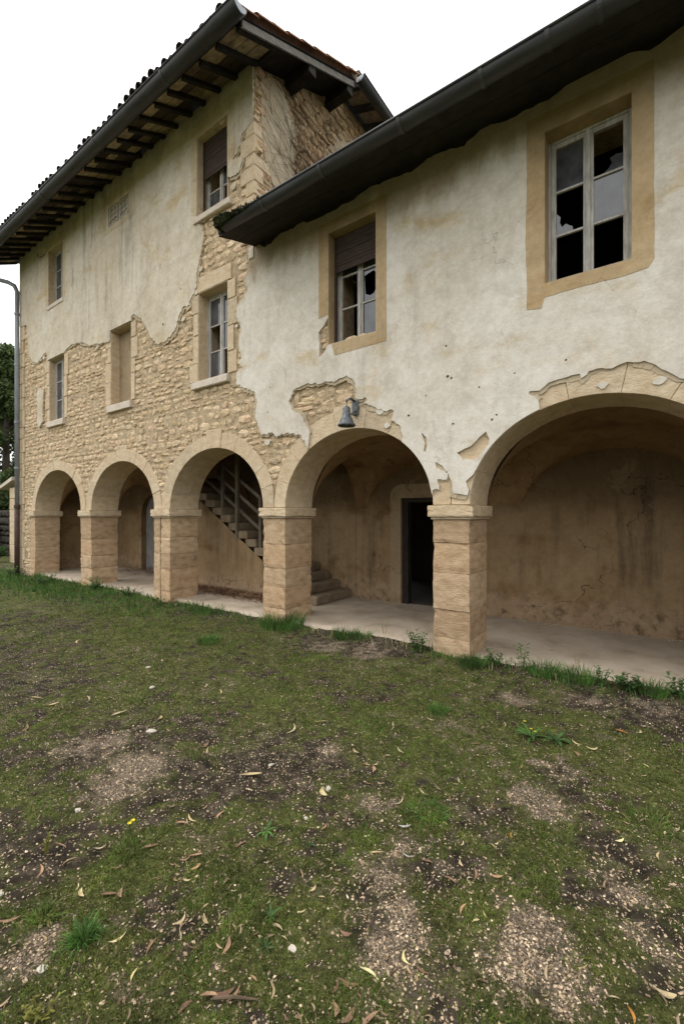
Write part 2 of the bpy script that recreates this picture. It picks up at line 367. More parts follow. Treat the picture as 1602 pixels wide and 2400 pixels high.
def ground_mat():
    m, nt, bs, geo = newmat('mossy_gravel_ground')
    P = geo.outputs['Position']
    at = nt.nodes.new('ShaderNodeAttribute'); at.attribute_name = 'cover'
    sp = nt.nodes.new('ShaderNodeSeparateColor'); nt.links.new(at.outputs[0], sp.inputs[0])
    soil = ramp_out(nt, noise(nt, P, 9, 6, 0.7), [(0.32, (0.011, 0.0085, 0.006)), (0.52, (0.042, 0.033, 0.023)), (0.72, (0.13, 0.10, 0.074))])
    moss = ramp_out(nt, noise(nt, P, 28, 8, 0.8), [(0.34, (0.014, 0.015, 0.006)), (0.5, (0.068, 0.077, 0.021)), (0.68, (0.18, 0.185, 0.062))])
    grav = ramp_out(nt, noise(nt, P, 75, 5, 0.8), [(0.36, (0.035, 0.026, 0.018)), (0.5, (0.12, 0.092, 0.065)), (0.66, (0.40, 0.325, 0.245))])
    c1 = mixrgb(nt, 'MIX', sp.outputs[1], soil, moss)
    c2 = mixrgb(nt, 'MIX', sp.outputs[0], c1, grav)
    # scattered pale chips everywhere
    vo = nt.nodes.new('ShaderNodeTexVoronoi'); vo.inputs['Scale'].default_value = 70
    nt.links.new(P, vo.inputs['Vector'])
    sc = nt.nodes.new('ShaderNodeSeparateColor'); nt.links.new(vo.outputs['Color'], sc.inputs[0])
    a = nt.nodes.new('ShaderNodeMath'); a.operation = 'GREATER_THAN'; a.inputs[1].default_value = 0.88
    nt.links.new(sc.outputs[0], a.inputs[0])
    b = nt.nodes.new('ShaderNodeMath'); b.operation = 'LESS_THAN'; b.inputs[1].default_value = 0.33
    nt.links.new(vo.outputs['Distance'], b.inputs[0])
    ab = nt.nodes.new('ShaderNodeMath'); ab.operation = 'MULTIPLY'
    nt.links.new(a.outputs[0], ab.inputs[0]); nt.links.new(b.outputs[0], ab.inputs[1])
    ab2 = nt.nodes.new('ShaderNodeMath'); ab2.operation = 'MULTIPLY'
    nt.links.new(ab.outputs[0], ab2.inputs[0]); nt.links.new(sp.outputs[2], ab2.inputs[1])
    c3 = mixrgb(nt, 'MIX', ab2.outputs[0], c2, (0.36, 0.30, 0.225))
    nt.links.new(c3, bs.inputs['Base Color'])
    bs.inputs['Roughness'].default_value = 0.97
    bs.inputs['Specular IOR Level'].default_value = 0.1
    bump(nt, bs, noise(nt, P, 45, 6, 0.8), 1.0, 0.02)
    return m
M['ground'] = ground_mat()

# ------------------------------------------------------------------ object helpers
def tag(o, label=None, cat=None, group=None, kind=None):
    if label: o['label'] = label
    if cat: o['category'] = cat
    if group: o['group'] = group
    if kind: o['kind'] = kind
    return o

def mesh(name, V, F, mat, smooth_=False):
    me = bpy.data.meshes.new(name)
    me.from_pydata([tuple(v) for v in V], [], [tuple(f) for f in F])
    if smooth_:
        me.polygons.foreach_set('use_smooth', [True] * len(me.polygons))
    if mat is not None:
        me.materials.append(mat)
    return me

def link(name, me, parent=None, loc=None, scale=None, rot=None):
    o = bpy.data.objects.new(name, me)
    COL.objects.link(o)
    if parent is not None: o.parent = parent
    if loc is not None: o.location = loc
    if scale is not None: o.scale = scale
    if rot is not None: o.rotation_euler = rot
    return o

def obj(name, V, F, mat, parent=None, smooth_=False):
    return link(name, mesh(name, V, F, mat, smooth_), parent)

def empty(name, loc=(0, 0, 0), parent=None):
    o = bpy.data.objects.new(name, None)
    o.empty_display_size = 0.2
    COL.objects.link(o)
    o.location = loc
    if parent is not None: o.parent = parent
    return o

def npobj(name, V, F, mat, parent=None, smooth_=False):
    """V (n,3), F (m,k) arrays"""
    V = np.ascontiguousarray(V, np.float32); F = np.ascontiguousarray(F, np.int32)
    me = bpy.data.meshes.new(name)
    me.vertices.add(len(V)); me.vertices.foreach_set('co', V.ravel())
    k = F.shape[1]
    me.loops.add(F.size); me.loops.foreach_set('vertex_index', F.ravel())
    me.polygons.add(len(F))
    me.polygons.foreach_set('loop_start', np.arange(0, F.size, k, dtype=np.int32))
    try:
        me.polygons.foreach_set('loop_total', np.full(len(F), k, np.int32))
    except Exception:
        pass
    me.polygons.foreach_set('use_smooth', np.full(len(F), smooth_))
    me.update(calc_edges=True)
    me.validate()
    me.materials.append(mat)
    return link(name, me, parent)

class MB:
    def __init__(s): s.V = []; s.F = []
    def add(s, V, F):
        b = len(s.V); s.V += [tuple(v) for v in V]; s.F += [tuple(i + b for i in f) for f in F]
        return s
    def box(s, x0, x1, y0, y1, z0, z1):
        return s.add([(x0, y0, z0), (x1, y0, z0), (x1, y1, z0), (x0, y1, z0), (x0, y0, z1), (x1, y0, z1), (x1, y1, z1), (x0, y1, z1)],
                     [(0, 3, 2, 1), (4, 5, 6, 7), (0, 1, 5, 4), (1, 2, 6, 5), (2, 3, 7, 6), (3, 0, 4, 7)])
    def bar(s, a, b, w, h, up=(0, 0, 1)):
        a = Vector(a); b = Vector(b); d = (b - a).normalized()
        u = Vector(up); r = d.cross(u)
        if r.length < 1e-4: r = d.cross(Vector((0, 1, 0)))
        r.normalize(); u = r.cross(d)
        q = []
        for p in (a, b):
            for (i, j) in ((-1, -1), (1, -1), (1, 1), (-1, 1)):
                q.append(p + r * (i * w / 2) + u * (j * h / 2))
        return s.add(q, [(0, 1, 2, 3), (7, 6, 5, 4), (0, 4, 5, 1), (1, 5, 6, 2), (2, 6, 7, 3), (3, 7, 4, 0)])
    def tube(s, pts, rad, n=8, caps=True):
        pts = [Vector(p) for p in pts]
        rad = rad if isinstance(rad, (list, tuple)) else [rad] * len(pts)
        b = len(s.V)
        for k, p in enumerate(pts):
            d = (pts[min(k + 1, len(pts) - 1)] - pts[max(k - 1, 0)]).normalized()
            r = d.cross(Vector((0, 0, 1)))
            if r.length < 1e-3: r = d.cross(Vector((0, 1, 0)))
            r.normalize(); u = r.cross(d)
            for j in range(n):
                t = 2 * math.pi * j / n
                s.V.append(tuple(p + (r * math.cos(t) + u * math.sin(t)) * rad[k]))
        for k in range(len(pts) - 1):
            for j in range(n):
                a0 = b + k * n + j; a1 = b + k * n + (j + 1) % n
                s.F.append((a0, a1, a1 + n, a0 + n))
        if caps:
            s.F.append(tuple(b + j for j in range(n))[::-1])
            s.F.append(tuple(b + (len(pts) - 1) * n + j for j in range(n)))
        return s
    def lathe(s, prof, c, n=16):
        b = len(s.V)
        for (r, z) in prof:
            for j in range(n):
                t = 2 * math.pi * j / n
                s.V.append((c[0] + r * math.cos(t), c[1] + r * math.sin(t), c[2] + z))
        for k in range(len(prof) - 1):
            for j in range(n):
                a0 = b + k * n + j; a1 = b + k * n + (j + 1) % n
                s.F.append((a0, a1, a1 + n, a0 + n))
        return s
    def build(s, name, mat, parent=None, smooth_=False):
        return obj(name, s.V, s.F, mat, parent, smooth_)

def area2(p):
    return sum(p[i][0] * p[(i + 1) % len(p)][1] - p[(i + 1) % len(p)][0] * p[i][1] for i in range(len(p)))

def slab(loops, y0, y1, plane='xz', at=0.0):
    """a flat polygon with holes, given depth: returns V, F.  plane 'xz': front at y0, back at y1;  'yz': front at x=y0, back at x=y1"""
    loops = [list(l) for l in loops]
    if area2(loops[0]) < 0: loops[0].reverse()
    for k in range(1, len(loops)):
        if area2(loops[k]) > 0: loops[k].reverse()
    tri = tessellate_polygon([[Vector((a, b, 0)) for a, b in l] for l in loops])
    flat = [p for l in loops for p in l]
    n = len(flat)
    if plane == 'xz':
        V = [(a, y0, b) for a, b in flat] + [(a, y1, b) for a, b in flat]
    else:
        V = [(y0, a, b) for a, b in flat] + [(y1, a, b) for a, b in flat]
    F = []
    for t in tri:
        a, b, c = t
        ar = (flat[b][0] - flat[a][0]) * (flat[c][1] - flat[a][1]) - (flat[c][0] - flat[a][0]) * (flat[b][1] - flat[a][1])
        if ar < 0: a, c = c, a
        F.append((a, b, c)); F.append((c + n, b + n, a + n))
    o = 0
    for l in loops:
        m = len(l)
        for k in range(m):
            i = o + k; j = o + (k + 1) % m
            F.append((j, i, i + n, j + n))
        o += m
    return V, F

JREC = []
def jag(pts, step=0.034, amp=0.018):
    """a broken edge: subdivide a polyline and shake it"""
    out = [pts[0]]
    JREC.append(out)
    for (a, b) in zip(pts[:-1], pts[1:]):
        L = math.hypot(b[0] - a[0], b[1] - a[1])
        n = max(1, int(L / step))
        nx, ny = -(b[1] - a[1]) / max(L, 1e-6), (b[0] - a[0]) / max(L, 1e-6)
        for k in range(1, n):
            t = (k + random.uniform(-.25, .25)) / n
            d = random.gauss(0, amp * 0.75)
            d = max(-amp, min(amp, d))
            out.append((a[0] + (b[0] - a[0]) * t + nx * d, a[1] + (b[1] - a[1]) * t + ny * d))
        out.append(b)
    return out

def inpoly(x, z, P):
    c = False; n = len(P); j = n - 1
    for i in range(n):
        xi, zi = P[i]; xj, zj = P[j]
        if (zi > z) != (zj > z) and x < (xj - xi) * (z - zi) / (zj - zi) + xi:
            c = not c
        j = i
    return c

def bmblock(x0, x1, y0, y1, z0, z1, ch=0.012, jit=0.004):
    bm = bmesh.new()
    r = bmesh.ops.create_cube(bm, size=1.0)
    for v in bm.verts:
        v.co = ((x0 + x1) / 2 + v.co.x * (x1 - x0), (y0 + y1) / 2 + v.co.y * (y1 - y0), (z0 + z1) / 2 + v.co.z * (z1 - z0))
    bmesh.ops.bevel(bm, geom=bm.edges[:], offset=ch, segments=1, affect='EDGES', profile=0.5)
    for v in bm.verts:
        v.co += Vector((random.uniform(-jit, jit), random.uniform(-jit, jit), random.uniform(-jit, jit)))
    V = [tuple(v.co) for v in bm.verts]
    bm.verts.index_update()
    F = [tuple(v.index for v in f.verts) for f in bm.faces]
    bm.free()
    return V, F

def rough_block(x0, x1, y0, y1, z0, z1, wear=0.011, amp=0.0055, cuts=5):
    """a weathered block: worn arrises, slightly wavy faces"""
    bm = bmesh.new()
    bmesh.ops.create_cube(bm, size=1.0)
    bmesh.ops.subdivide_edges(bm, edges=bm.edges[:], cuts=cuts, use_grid_fill=True)
    c = Vector(((x0 + x1) / 2, (y0 + y1) / 2, (z0 + z1) / 2)); h = Vector(((x1 - x0) / 2, (y1 - y0) / 2, (z1 - z0) / 2))
    for v in bm.verts:
        u = v.co * 2
        on = [abs(abs(u[k]) - 1) < 1e-4 for k in range(3)]
        p = Vector((u.x * h.x, u.y * h.y, u.z * h.z))
        if sum(on) >= 2:
            w = wear * random.choice((.3, .5, .6, .9, 1.0, 2.0))
            for k in range(3):
                if on[k]: p[k] -= math.copysign(w * (.75 if sum(on) == 2 else .6), u[k]) * (0.25 if k == 2 else 1)
        q = p + c
        n = float(fbm((q.x + q.y) * 7 + 13, q.z * 9 + 5, 1.0, 3, 3)) - .5
        for k in range(2):
            if on[k]: p[k] += math.copysign(amp * 2 * n, u[k])
        v.co = p + c
    bm.verts.index_update()
    V = [tuple(v.co) for v in bm.verts]; F = [tuple(v.index for v in f.verts) for f in bm.faces]
    bm.free()
    return V, F

def prism(poly, y0, y1, ch=0.012):
    """a dressed block: polygon in xz with a chamfered front edge at y0 and its back at y1"""
    if area2(poly) < 0: poly = poly[::-1]
    n = len(poly)
    cx = sum(p[0] for p in poly) / n; cz = sum(p[1] for p in poly) / n
    V = []
    for (x, z) in poly:
        d = math.hypot(x - cx, z - cz); k = max(0, 1 - ch * 1.2 / max(d, 1e-3))
        V.append((cx + (x - cx) * k, y0, cz + (z - cz) * k))
    V += [(x, y0 + ch, z) for x, z in poly] + [(x, y1, z) for x, z in poly]
    F = [tuple(range(n)), tuple(range(3 * n - 1, 2 * n - 1, -1))]
    for k in range(n):
        j = (k + 1) % n
        F.append((j, k, n + k, n + j)); F.append((n + j, n + k, 2 * n + k, 2 * n + j))
    return V, F

# ------------------------------------------------------------------ building data (metres; facade plane y = 0)
SPR, APEX, TH = 1.88, 2.99, 0.67
PIERS = [(-15.12, -14.77), (-11.87, -11.30), (-8.54, -7.96), (-5.30, -4.80), (-2.27, -1.80), (0.75, 1.25)]
ARCH = [(PIERS[k][1], PIERS[k + 1][0]) for k in range(5)]
XC = -5.51                      # corner of the tall house
YB = 2.4                        # back wall of the arcade
FL = 0.04                       # arcade floor
SLOPE = 0.0257                  # the old eave is not level
def ez(x): return SLOPE * (-4.9 - x)

def arc(k, off, n, t0=0.0, t1=math.pi):
    a, b = ARCH[k]; c = (a + b) / 2; h = (b - a) / 2
    return [(c - math.cos(t0 + (t1 - t0) * i / n) * (h + off), SPR + math.sin(t0 + (t1 - t0) * i / n) * (APEX - SPR + off)) for i in range(n + 1)]

def arcx(k, x, off=0.004):
    a, b = ARCH[k]; c = (a + b) / 2; h = (b - a) / 2 + off
    u = max(-1, min(1, (x - c) / h))
    return (x, SPR + math.sqrt(max(0, 1 - u * u)) * (APEX - SPR + off))

def arcrun(k, xa, xb, n=10):
    return [arcx(k, xa + (xb - xa) * i / n) for i in range(n + 1)]

tall = empty('tall_house', (-10.7, 0.3, 0))
tag(tall, 'tall stone house on the left with flaking cream plaster, deep eaves and three arches', 'house')
low = empty('low_house', (-1.2, 0.3, 0))
tag(low, 'lower plastered wing on the right with two wide arches, broken windows and a black gutter', 'house')
tall.location = (0, 0, 0); low.location = (0, 0, 0)

# ------------------------------------------------------------------ ground
GRAV = [(-2.03, -2.55, .16), (-1.08, -3.27, .17), (-0.95, -3.42, .15), (-0.9, -3.55, .15), (-0.57, -2.22, .22), (-0.51, -1.84, .22), (-0.4, -3.19, .17), (-0.41, -3.35, .17),
        (-0.31, -3.32, .16), (-0.13, -2.75, .16), (-0.02, -2.9, .16), (0.04, -3.0, .14), (-3.57, -3.54, .3), (-2.83, -3.68, .25), (-2.93, -3.45, .25), (-1.09, -0.76, .2), (-0.5, -0.46, .25), (0.0, -0.27, .3),
        (-2.05, -4.45, .14), (-3.0, -0.35, .3), (-3.6, -0.45, .3), (-1.35, -2.85, .12), (-1.1, -3.0, .12)]
SOIL = [(-3.01, -0.3, .5), (-3.96, -0.49, .4), (-2.31, -3.07, .4), (-0.83, -2.6, .22), (-0.65, -3.64, .17), (-0.82, -2.96, .18), (0.0, -0.63, .4), (-5.27, -3.22, .6), (-2.67, -4.24, .25), (-3.31, -3.5, .4), (-1.48, -3.56, .14), (-0.18, -2.5, .2)]
GREEN = [(-11.88, -0.83, 1.4), (-8.22, -0.67, .9), (-5.32, -0.91, .7), (-2.9, -2.06, .45), (-1.98, -1.95, .4), (-1.15, -2.73, .22), (-0.78, -3.24, .14), (-0.72, -1.32, .3), (-1.07, -3.88, .2), (-1.36, -3.77, .2),
         (-0.13, -1.43, .4), (-2.19, -3.94, .22), (-0.65, -3.15, .14), (-0.46, -2.69, .2), (-0.09, -3.08, .12), (-6.5, -1.2, .7), (-14.5, -.9, 1.5)]

def blobs(x, y, L):
    t = np.zeros_like(x)
    for (a, b, r) in L:
        t = np.maximum(t, np.exp(-((x - a) ** 2 + (y - b) ** 2) / (r * r)))
    return t

def cover(x, y):
    x = np.asarray(x, float); y = np.asarray(y, float)
    nz = fbm(x, y, 3.5, 3); nf = fbm(x, y, 11, 9); nl = fbm(x, y, 1.1, 21)
    g = blobs(x, y, GRAV); s = blobs(x, y, SOIL); e = blobs(x, y, GREEN)
    nh = fbm(x, y, 26, 15)
    gr = np.clip((g * 1.1 + (nz - 0.5) * 1.7 + (nf - .5) * 2.0 + (nh - .5) * 1.6 - 0.52) * 1.5, 0, 1) * np.clip(g * 2.2, 0, 1)
    gr2 = np.clip((nz * .5 + nf * .5 + nh * .3 - 0.74) * 4, 0, .45) * np.clip(1 - .6 * e, 0, 1)
    gr = np.maximum(gr, gr2)
    en = np.clip((0.46 + e * 0.6 - s * 0.72 + (nl - 0.5) * 1.1 + (nz - .5) * 1.7 + (nf - .5) * 2.0 + (nh - .5) * 1.5) * 1.7, 0, 1)
    en = np.where(y > -0.9 - 0.5 * nl, en, en)
    en = en * (1 - 0.85 * gr)
    return gr, en

def gz(x, y):
    x = np.asarray(x, float); y = np.asarray(y, float)
    z = -0.02 + 0.006 * np.clip(x + 3, -14, 4) * 0.8
    z = z + (fbm(x, y, 0.7, 31) - 0.5) * 0.07 + (fbm(x, y, 4, 37) - 0.5) * 0.045 + (fbm(x, y, 14, 38, 2) - 0.5) * 0.018
    berm = np.exp(-((y - 0.10) / 0.28) ** 2) * 0.05
    z = z + np.where(x > -15, berm, 0)
    inside = np.clip((y - 0.16 - (fbm(x, x * 0, 2.3, 51) - .5) * .22) / 0.10, 0, 1) * (x > -15.6)
    return z * (1 - inside) + inside * (-0.10)

def axis(lo, hi, step, ends):
    a = list(np.arange(lo, hi, step))
    d = step; v = a[-1]
    while v < ends[1]: d *= 1.35; v += d; a.append(v)
    d = step; v = a[0]
    while v > ends[0]: d *= 1.35; v -= d; a.insert(0, v)
    return np.array(a)
ax_ = axis(-17.5, 1.6, 0.032, (-600, 600)); ay_ = axis(-5.6, 0.6, 0.03, (-600, 700))
GX, GY = np.meshgrid(ax_, ay_)
GZ = gz(GX, GY)
far = np.maximum(np.abs(GX + 6) - 14, np.abs(GY) - 9)
GZ = np.where(far > 0, GZ * np.exp(-far * .2) - 0.05 * (1 - np.exp(-far * .2)), GZ)
nx_, ny_ = len(ax_), len(ay_)
idx = np.arange(nx_ * ny_).reshape(ny_, nx_)
Fg = np.stack([idx[:-1, :-1], idx[:-1, 1:], idx[1:, 1:], idx[1:, :-1]], -1).reshape(-1, 4)
ground = npobj('ground', np.stack([GX, GY, GZ], -1).reshape(-1, 3), Fg, M['ground'], None, True)
tag(ground, 'uneven mossy yard of dark soil, gravel and short grass in front of the houses', None, None, 'structure')
gr_, en_ = cover(GX, GY)
farg = np.clip(far / 4, 0, 1)
en_ = en_ * (1 - farg) + 0.9 * farg; gr_ = gr_ * (1 - farg)
att = ground.data.color_attributes.new('cover', 'FLOAT_COLOR', 'POINT')
colr = np.ones((nx_ * ny_, 4), np.float32)
colr[:, 0] = gr_.ravel(); colr[:, 1] = en_.ravel(); colr[:, 2] = np.clip(1.1 - en_.ravel() * .5, 0, 1)
att.data.foreach_set('color', colr.ravel())

# arcade floor: a worn slab
fx = np.linspace(-15.5, 3.1, 150); fy = np.concatenate([[0.10], np.linspace(0.14, 2.5, 18)])
FX, FY = np.meshgrid(fx, fy)
FY = FY.copy(); FY[0] += (fbm(fx, fx * 0, 1.7, 61) - .5) * .14; FY[1] = FY[0] + 0.012
FZ = FL + (fbm(FX, FY, 1.2, 62) - .5) * 0.018
FZ[0] = FL - 0.16
ix = np.arange(FX.size).reshape(FX.shape)
Ff = np.stack([ix[:-1, :-1], ix[:-1, 1:], ix[1:, 1:], ix[1:, :-1]], -1).reshape(-1, 4)
tag(npobj('arcade_floor', np.stack([FX, FY, FZ], -1).reshape(-1, 3), Ff, M['concrete'], None, True), 'worn dusty beige floor slab under the arches', None, None, 'structure')

# ------------------------------------------------------------------ walls
def rect(x0, x1, z0, z1): return [(x0, z0), (x1, z0), (x1, z1), (x0, z1)]
WT3 = (-7.04, -6.18, 7.40, 8.90); WT2 = (-10.39, -9.50, 8.50, 8.93); WT1 = (-13.75, -12.85, 7.60, 9.12)
L1 = (-13.74, -12.82, 4.36, 6.08); L2 = (-10.32, -9.45, 4.32, 6.05); L3 = (-7.03, -6.20, 4.29, 5.95)
WM = (-3.91, -3.10, 4.275, 5.91); WB = (-0.965, -0.185, 4.265, 5.89)
TALLW = [WT3, WT1, L1, L2, L3]; LOWW = [WM, WB]
CORE = 0.021

core = [(-15.89, -0.3), (-14.80, -0.3), (-14.80, SPR)] + arc(0, 0.02, 24)
core += arc(1, 0.02, 24) + arc(2, 0.02, 24)[:]
# the tall house ends over the middle of the fourth pier
core = [p for p in core if p[0] <= -5.05]
a3 = [p for p in arc(2, 0.02, 40) if p[0] < -5.3]
core += [(-5.28, SPR), (-5.05, SPR), (-5.05, 5.92), (XC, 5.92), (XC, 9.44), (-15.89, 9.70)]
V, F = slab([core] + [rect(w[0] - .0125, w[1] + .0125, w[2] - .0125, w[3] + .0125) for w in TALLW] + [rect(*WT2)], CORE, TH)
obj('front_wall', V, F, M['mortar'], tall)
core2 = [(-5.046, SPR), (-4.82, SPR)] + arc(3, 0.02, 24) + arc(4, 0.02, 24) + [(0.77, SPR), (0.78, -0.3), (3.2, -0.3), (3.2, 6.31), (XC + .004, 6.31), (XC + .004, 5.924), (-5.046, 5.924)]
V, F = slab([core2] + [rect(w[0] - .0125, w[1] + .0125, w[2] - .0125, w[3] + .0125) for w in LOWW], CORE, TH)
obj('front_wall', V, F, M['mortar'], low)

# gable and rear of the tall house (wall plane x = XC, looking +x)
gp = [(TH + .002, 3.3), (7.5, 3.3), (7.5, 10.80), (2.25, 10.80), (2.25, 10.52), (0.036, 9.40), (0.036, 6.33), (TH + .002, 6.33)]
V, F = slab([gp], XC - 0.02, XC - 0.45, 'yz')
F = [f[::-1] for f in F]
obj('gable_wall', V, F, M['mortar'], tall)
mb = MB()
mb.box(-15.9, XC - .46, 7.0, 7.4, 2.0, 10.8)             # rear wall
mb.box(-15.89, -15.45, TH + .002, 6.99, -0.3, 10.6)      # west wall
mb.build('rear_wall', M['dark_room'], tall)
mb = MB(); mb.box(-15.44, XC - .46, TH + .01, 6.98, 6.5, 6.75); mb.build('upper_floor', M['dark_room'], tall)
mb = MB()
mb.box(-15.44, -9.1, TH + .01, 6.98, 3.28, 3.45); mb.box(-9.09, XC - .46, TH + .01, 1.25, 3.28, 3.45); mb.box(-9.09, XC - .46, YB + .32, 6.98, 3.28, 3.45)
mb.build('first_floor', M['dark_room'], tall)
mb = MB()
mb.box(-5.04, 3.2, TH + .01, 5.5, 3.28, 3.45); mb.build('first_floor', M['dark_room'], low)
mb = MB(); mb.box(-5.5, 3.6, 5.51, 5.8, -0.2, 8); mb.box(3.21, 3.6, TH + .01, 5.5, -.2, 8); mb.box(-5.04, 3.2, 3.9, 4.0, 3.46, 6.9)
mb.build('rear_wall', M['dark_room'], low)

# arcade back wall with a door opening; the part under the tall house has an arched door
bw2 = [(-5.046, -0.1), (-3.98, -0.1), (-3.98, 2.08), (-3.03, 2.08), (-3.03, -0.1), (3.2, -0.1), (3.2, 3.27), (-5.046, 3.27)]
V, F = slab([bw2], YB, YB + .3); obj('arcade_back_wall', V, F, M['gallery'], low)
ax0, ax1 = -13.25, -12.15
top = [((ax0 + ax1) / 2 - math.cos(math.pi * i / 14) * (ax1 - ax0) / 2, 1.75 + math.sin(math.pi * i / 14) * .62) for i in range(15)]
bw1 = [(-15.3, -0.1), (ax0, -0.1)] + top + [(ax1, -0.1), (-5.054, -0.1), (-5.054, 3.27), (-15.3, 3.27)]
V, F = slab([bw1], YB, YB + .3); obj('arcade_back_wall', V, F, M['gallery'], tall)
mb = MB(); mb.box(-15.40, -15.28, TH + .01, YB - .01, -.1, 3.27); mb.build('arcade_end_wall', M['gallery'], tall)
mb = MB(); mb.box(3.1, 3.2, TH + .01, YB - .01, -.1, 3.27); mb.build('arcade_end_wall', M['gallery'], low)
mb = MB(); mb.box(-9.3, XC - .46, YB + .31, YB + .45, 3.46, 6.49); mb.build('stair_wall', M['dark_room'], tall)
# stairwell back wall above the arcade
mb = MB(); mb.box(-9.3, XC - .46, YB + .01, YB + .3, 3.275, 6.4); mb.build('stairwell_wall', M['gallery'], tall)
d = MB(); d.box(ax0 - .05, ax1 + .05, YB + .16, YB + .22, -.05, 2.45); door = d.build('door', M['doorblue'], tall)
door['label'] = 'faded grey door in an arched recess under the arcade'
mb = MB(); mb.box(-12.74, -12.71, YB + .145, YB + .165, 0, 2.3); mb.box(-13.2, -12.2, YB + .14, YB + .165, 1.72, 1.80); mb.build('door_batten', M['doorblue'], door)
# dark rooms' floor behind the doors
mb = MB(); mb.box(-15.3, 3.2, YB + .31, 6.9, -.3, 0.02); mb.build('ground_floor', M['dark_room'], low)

# doorway surround: pale rounded plaster band, dark timber frame
inn = [(-3.985, FL), (-3.985, 2.085), (-3.025, 2.085), (-3.025, FL)]
out = [(-2.80, FL), (-2.80, 2.15)] + [(-2.80 - .22 + math.cos(t) * .22, 2.15 + math.sin(t) * .2) for t in (0.5, 1.0, 1.4)] + \
      [(-4.22 + .24 - math.cos(t) * .24, 2.13 + math.sin(t) * .22) for t in (1.5, 1.1, .7, .3)] + [(-4.22, 2.1), (-4.22, FL)]
V, F = slab([inn + out], YB - .03, YB - .001); obj('door_surround', V, F, M['surround'], low)
fr = MB(); fr.box(-3.978, -3.86, YB + .03, YB + .17, FL, 2.078); fr.box(-3.15, -3.032, YB + .03, YB + .17, FL, 2.078); fr.box(-3.859, -3.151, YB + .03, YB + .17, 2.0, 2.078)
fr.build('door_frame', M['oldwood'], low)

# vaults
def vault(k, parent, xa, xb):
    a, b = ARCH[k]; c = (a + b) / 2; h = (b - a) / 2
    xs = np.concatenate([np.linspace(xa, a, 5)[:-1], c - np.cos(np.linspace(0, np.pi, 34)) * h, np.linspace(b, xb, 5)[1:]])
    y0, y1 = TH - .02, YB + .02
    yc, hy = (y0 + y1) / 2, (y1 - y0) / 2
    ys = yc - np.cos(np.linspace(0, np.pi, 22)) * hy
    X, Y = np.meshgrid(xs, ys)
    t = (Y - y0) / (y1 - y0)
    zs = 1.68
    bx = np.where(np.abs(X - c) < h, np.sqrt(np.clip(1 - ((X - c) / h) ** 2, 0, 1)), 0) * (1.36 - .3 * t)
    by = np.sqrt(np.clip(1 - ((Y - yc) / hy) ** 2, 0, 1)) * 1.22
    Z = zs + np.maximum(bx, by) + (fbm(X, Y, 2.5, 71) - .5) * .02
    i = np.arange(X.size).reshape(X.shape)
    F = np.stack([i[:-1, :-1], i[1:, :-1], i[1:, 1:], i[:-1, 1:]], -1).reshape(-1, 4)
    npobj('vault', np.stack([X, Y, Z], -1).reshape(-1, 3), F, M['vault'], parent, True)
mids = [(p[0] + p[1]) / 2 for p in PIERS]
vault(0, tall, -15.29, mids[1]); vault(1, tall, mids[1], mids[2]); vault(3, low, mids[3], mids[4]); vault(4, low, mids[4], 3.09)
for xv in (mids[2], -5.11):
    mb = MB(); mb.box(xv - .03, xv + .03, TH + .1, YB - .01, 2.6, 3.27); mb.build('vault_end', M['gallery'], tall)

# ------------------------------------------------------------------ piers and arches
def pier(k, parent):
    x0, x1 = PIERS[k]
    p = empty('pier', (0, 0, 0), parent)
    z = -0.2
    mat = M['pier']
    while z < 1.63:
        hgt = random.uniform(0.30, 0.46)
        if 1.70 - (z + hgt) < 0.2: hgt = 1.70 - z
        spl = []
        if k == 2:
            spl = [x0 + 0.24]
        elif random.random() < .12 and k > 0:
            spl = [x0 + (x1 - x0) * random.uniform(.35, .65)]
        xs = [x0] + spl + [x1]
        for a, b in zip(xs[:-1], xs[1:]):
            g = 0.012 if (k == 2 and spl) else 0.004
            jx = random.uniform(-.006, .006)
            V, F = rough_block(a + (g if a != x0 else 0) + jx * .3, b - (g if b != x1 else 0) + jx * .3, 0.0 + random.uniform(-.007, .009), TH - random.uniform(0, .01), z + .001, z + hgt - .001)
            o = obj('block', V, F, mat, p)
        z += hgt
    e = 0.055
    V, F = rough_block(x0 - (e if k else 0), x1 + e, -e, TH + e, 1.735, SPR - .004, 0.009, 0.004)
    V2, F2 = bmblock(x0 - (e * .4 if k else 0), x1 + e * .4, -e * .4, TH + e * .4, 1.702, 1.733, 0.006, 0.002)
    m = MB().add(V, F).add(V2, F2)
    m.build('capital', M['ashlar'], p)
    return p
for k in range(6):
    pier(k, tall if k < 3 else low)

def voussoirs(k, parent, n, tk):
    a, b = ARCH[k]
    ar = empty('arch', (0, 0, 0), parent)
    lim0 = mids[k] + .003 if k > 0 else -99
    lim1 = mids[k + 1] - .003
    cuts = [math.pi * i / n + (random.uniform(-.035, .035) if 0 < i < n else 0) for i in range(n + 1)]
    for i in range(n):
        t0, t1 = cuts[i] + .0012, cuts[i + 1] - .0012
        tt = tk * random.uniform(.9, 1.12)
        mid = abs(i - (n - 1) / 2) < .6
        if mid: tt *= 1.22
        inner = arc(k, 0.0, 4, t0, t1); outer = arc(k, tt, 4, t0, t1)
        outer = [(max(lim0, min(lim1, x)), z) for x, z in outer]
        poly = inner + outer[::-1]
        q = [poly[0]]
        for p in poly[1:]:
            if math.hypot(p[0] - q[-1][0], p[1] - q[-1][1]) > 1e-3: q.append(p)
        y0 = random.uniform(-.006, .008)
        V, F = prism(q, y0, TH - .001 - random.uniform(0, .004), 0.005)
        obj('voussoir', V, F, M['ashlar'], ar)
for k, n, tk in ((0, 11, .26), (1, 11, .27), (2, 11, .28)):
    voussoirs(k, tall, n, tk)
voussoirs(3, low, 9, .27); voussoirs(4, low, 9, .27)

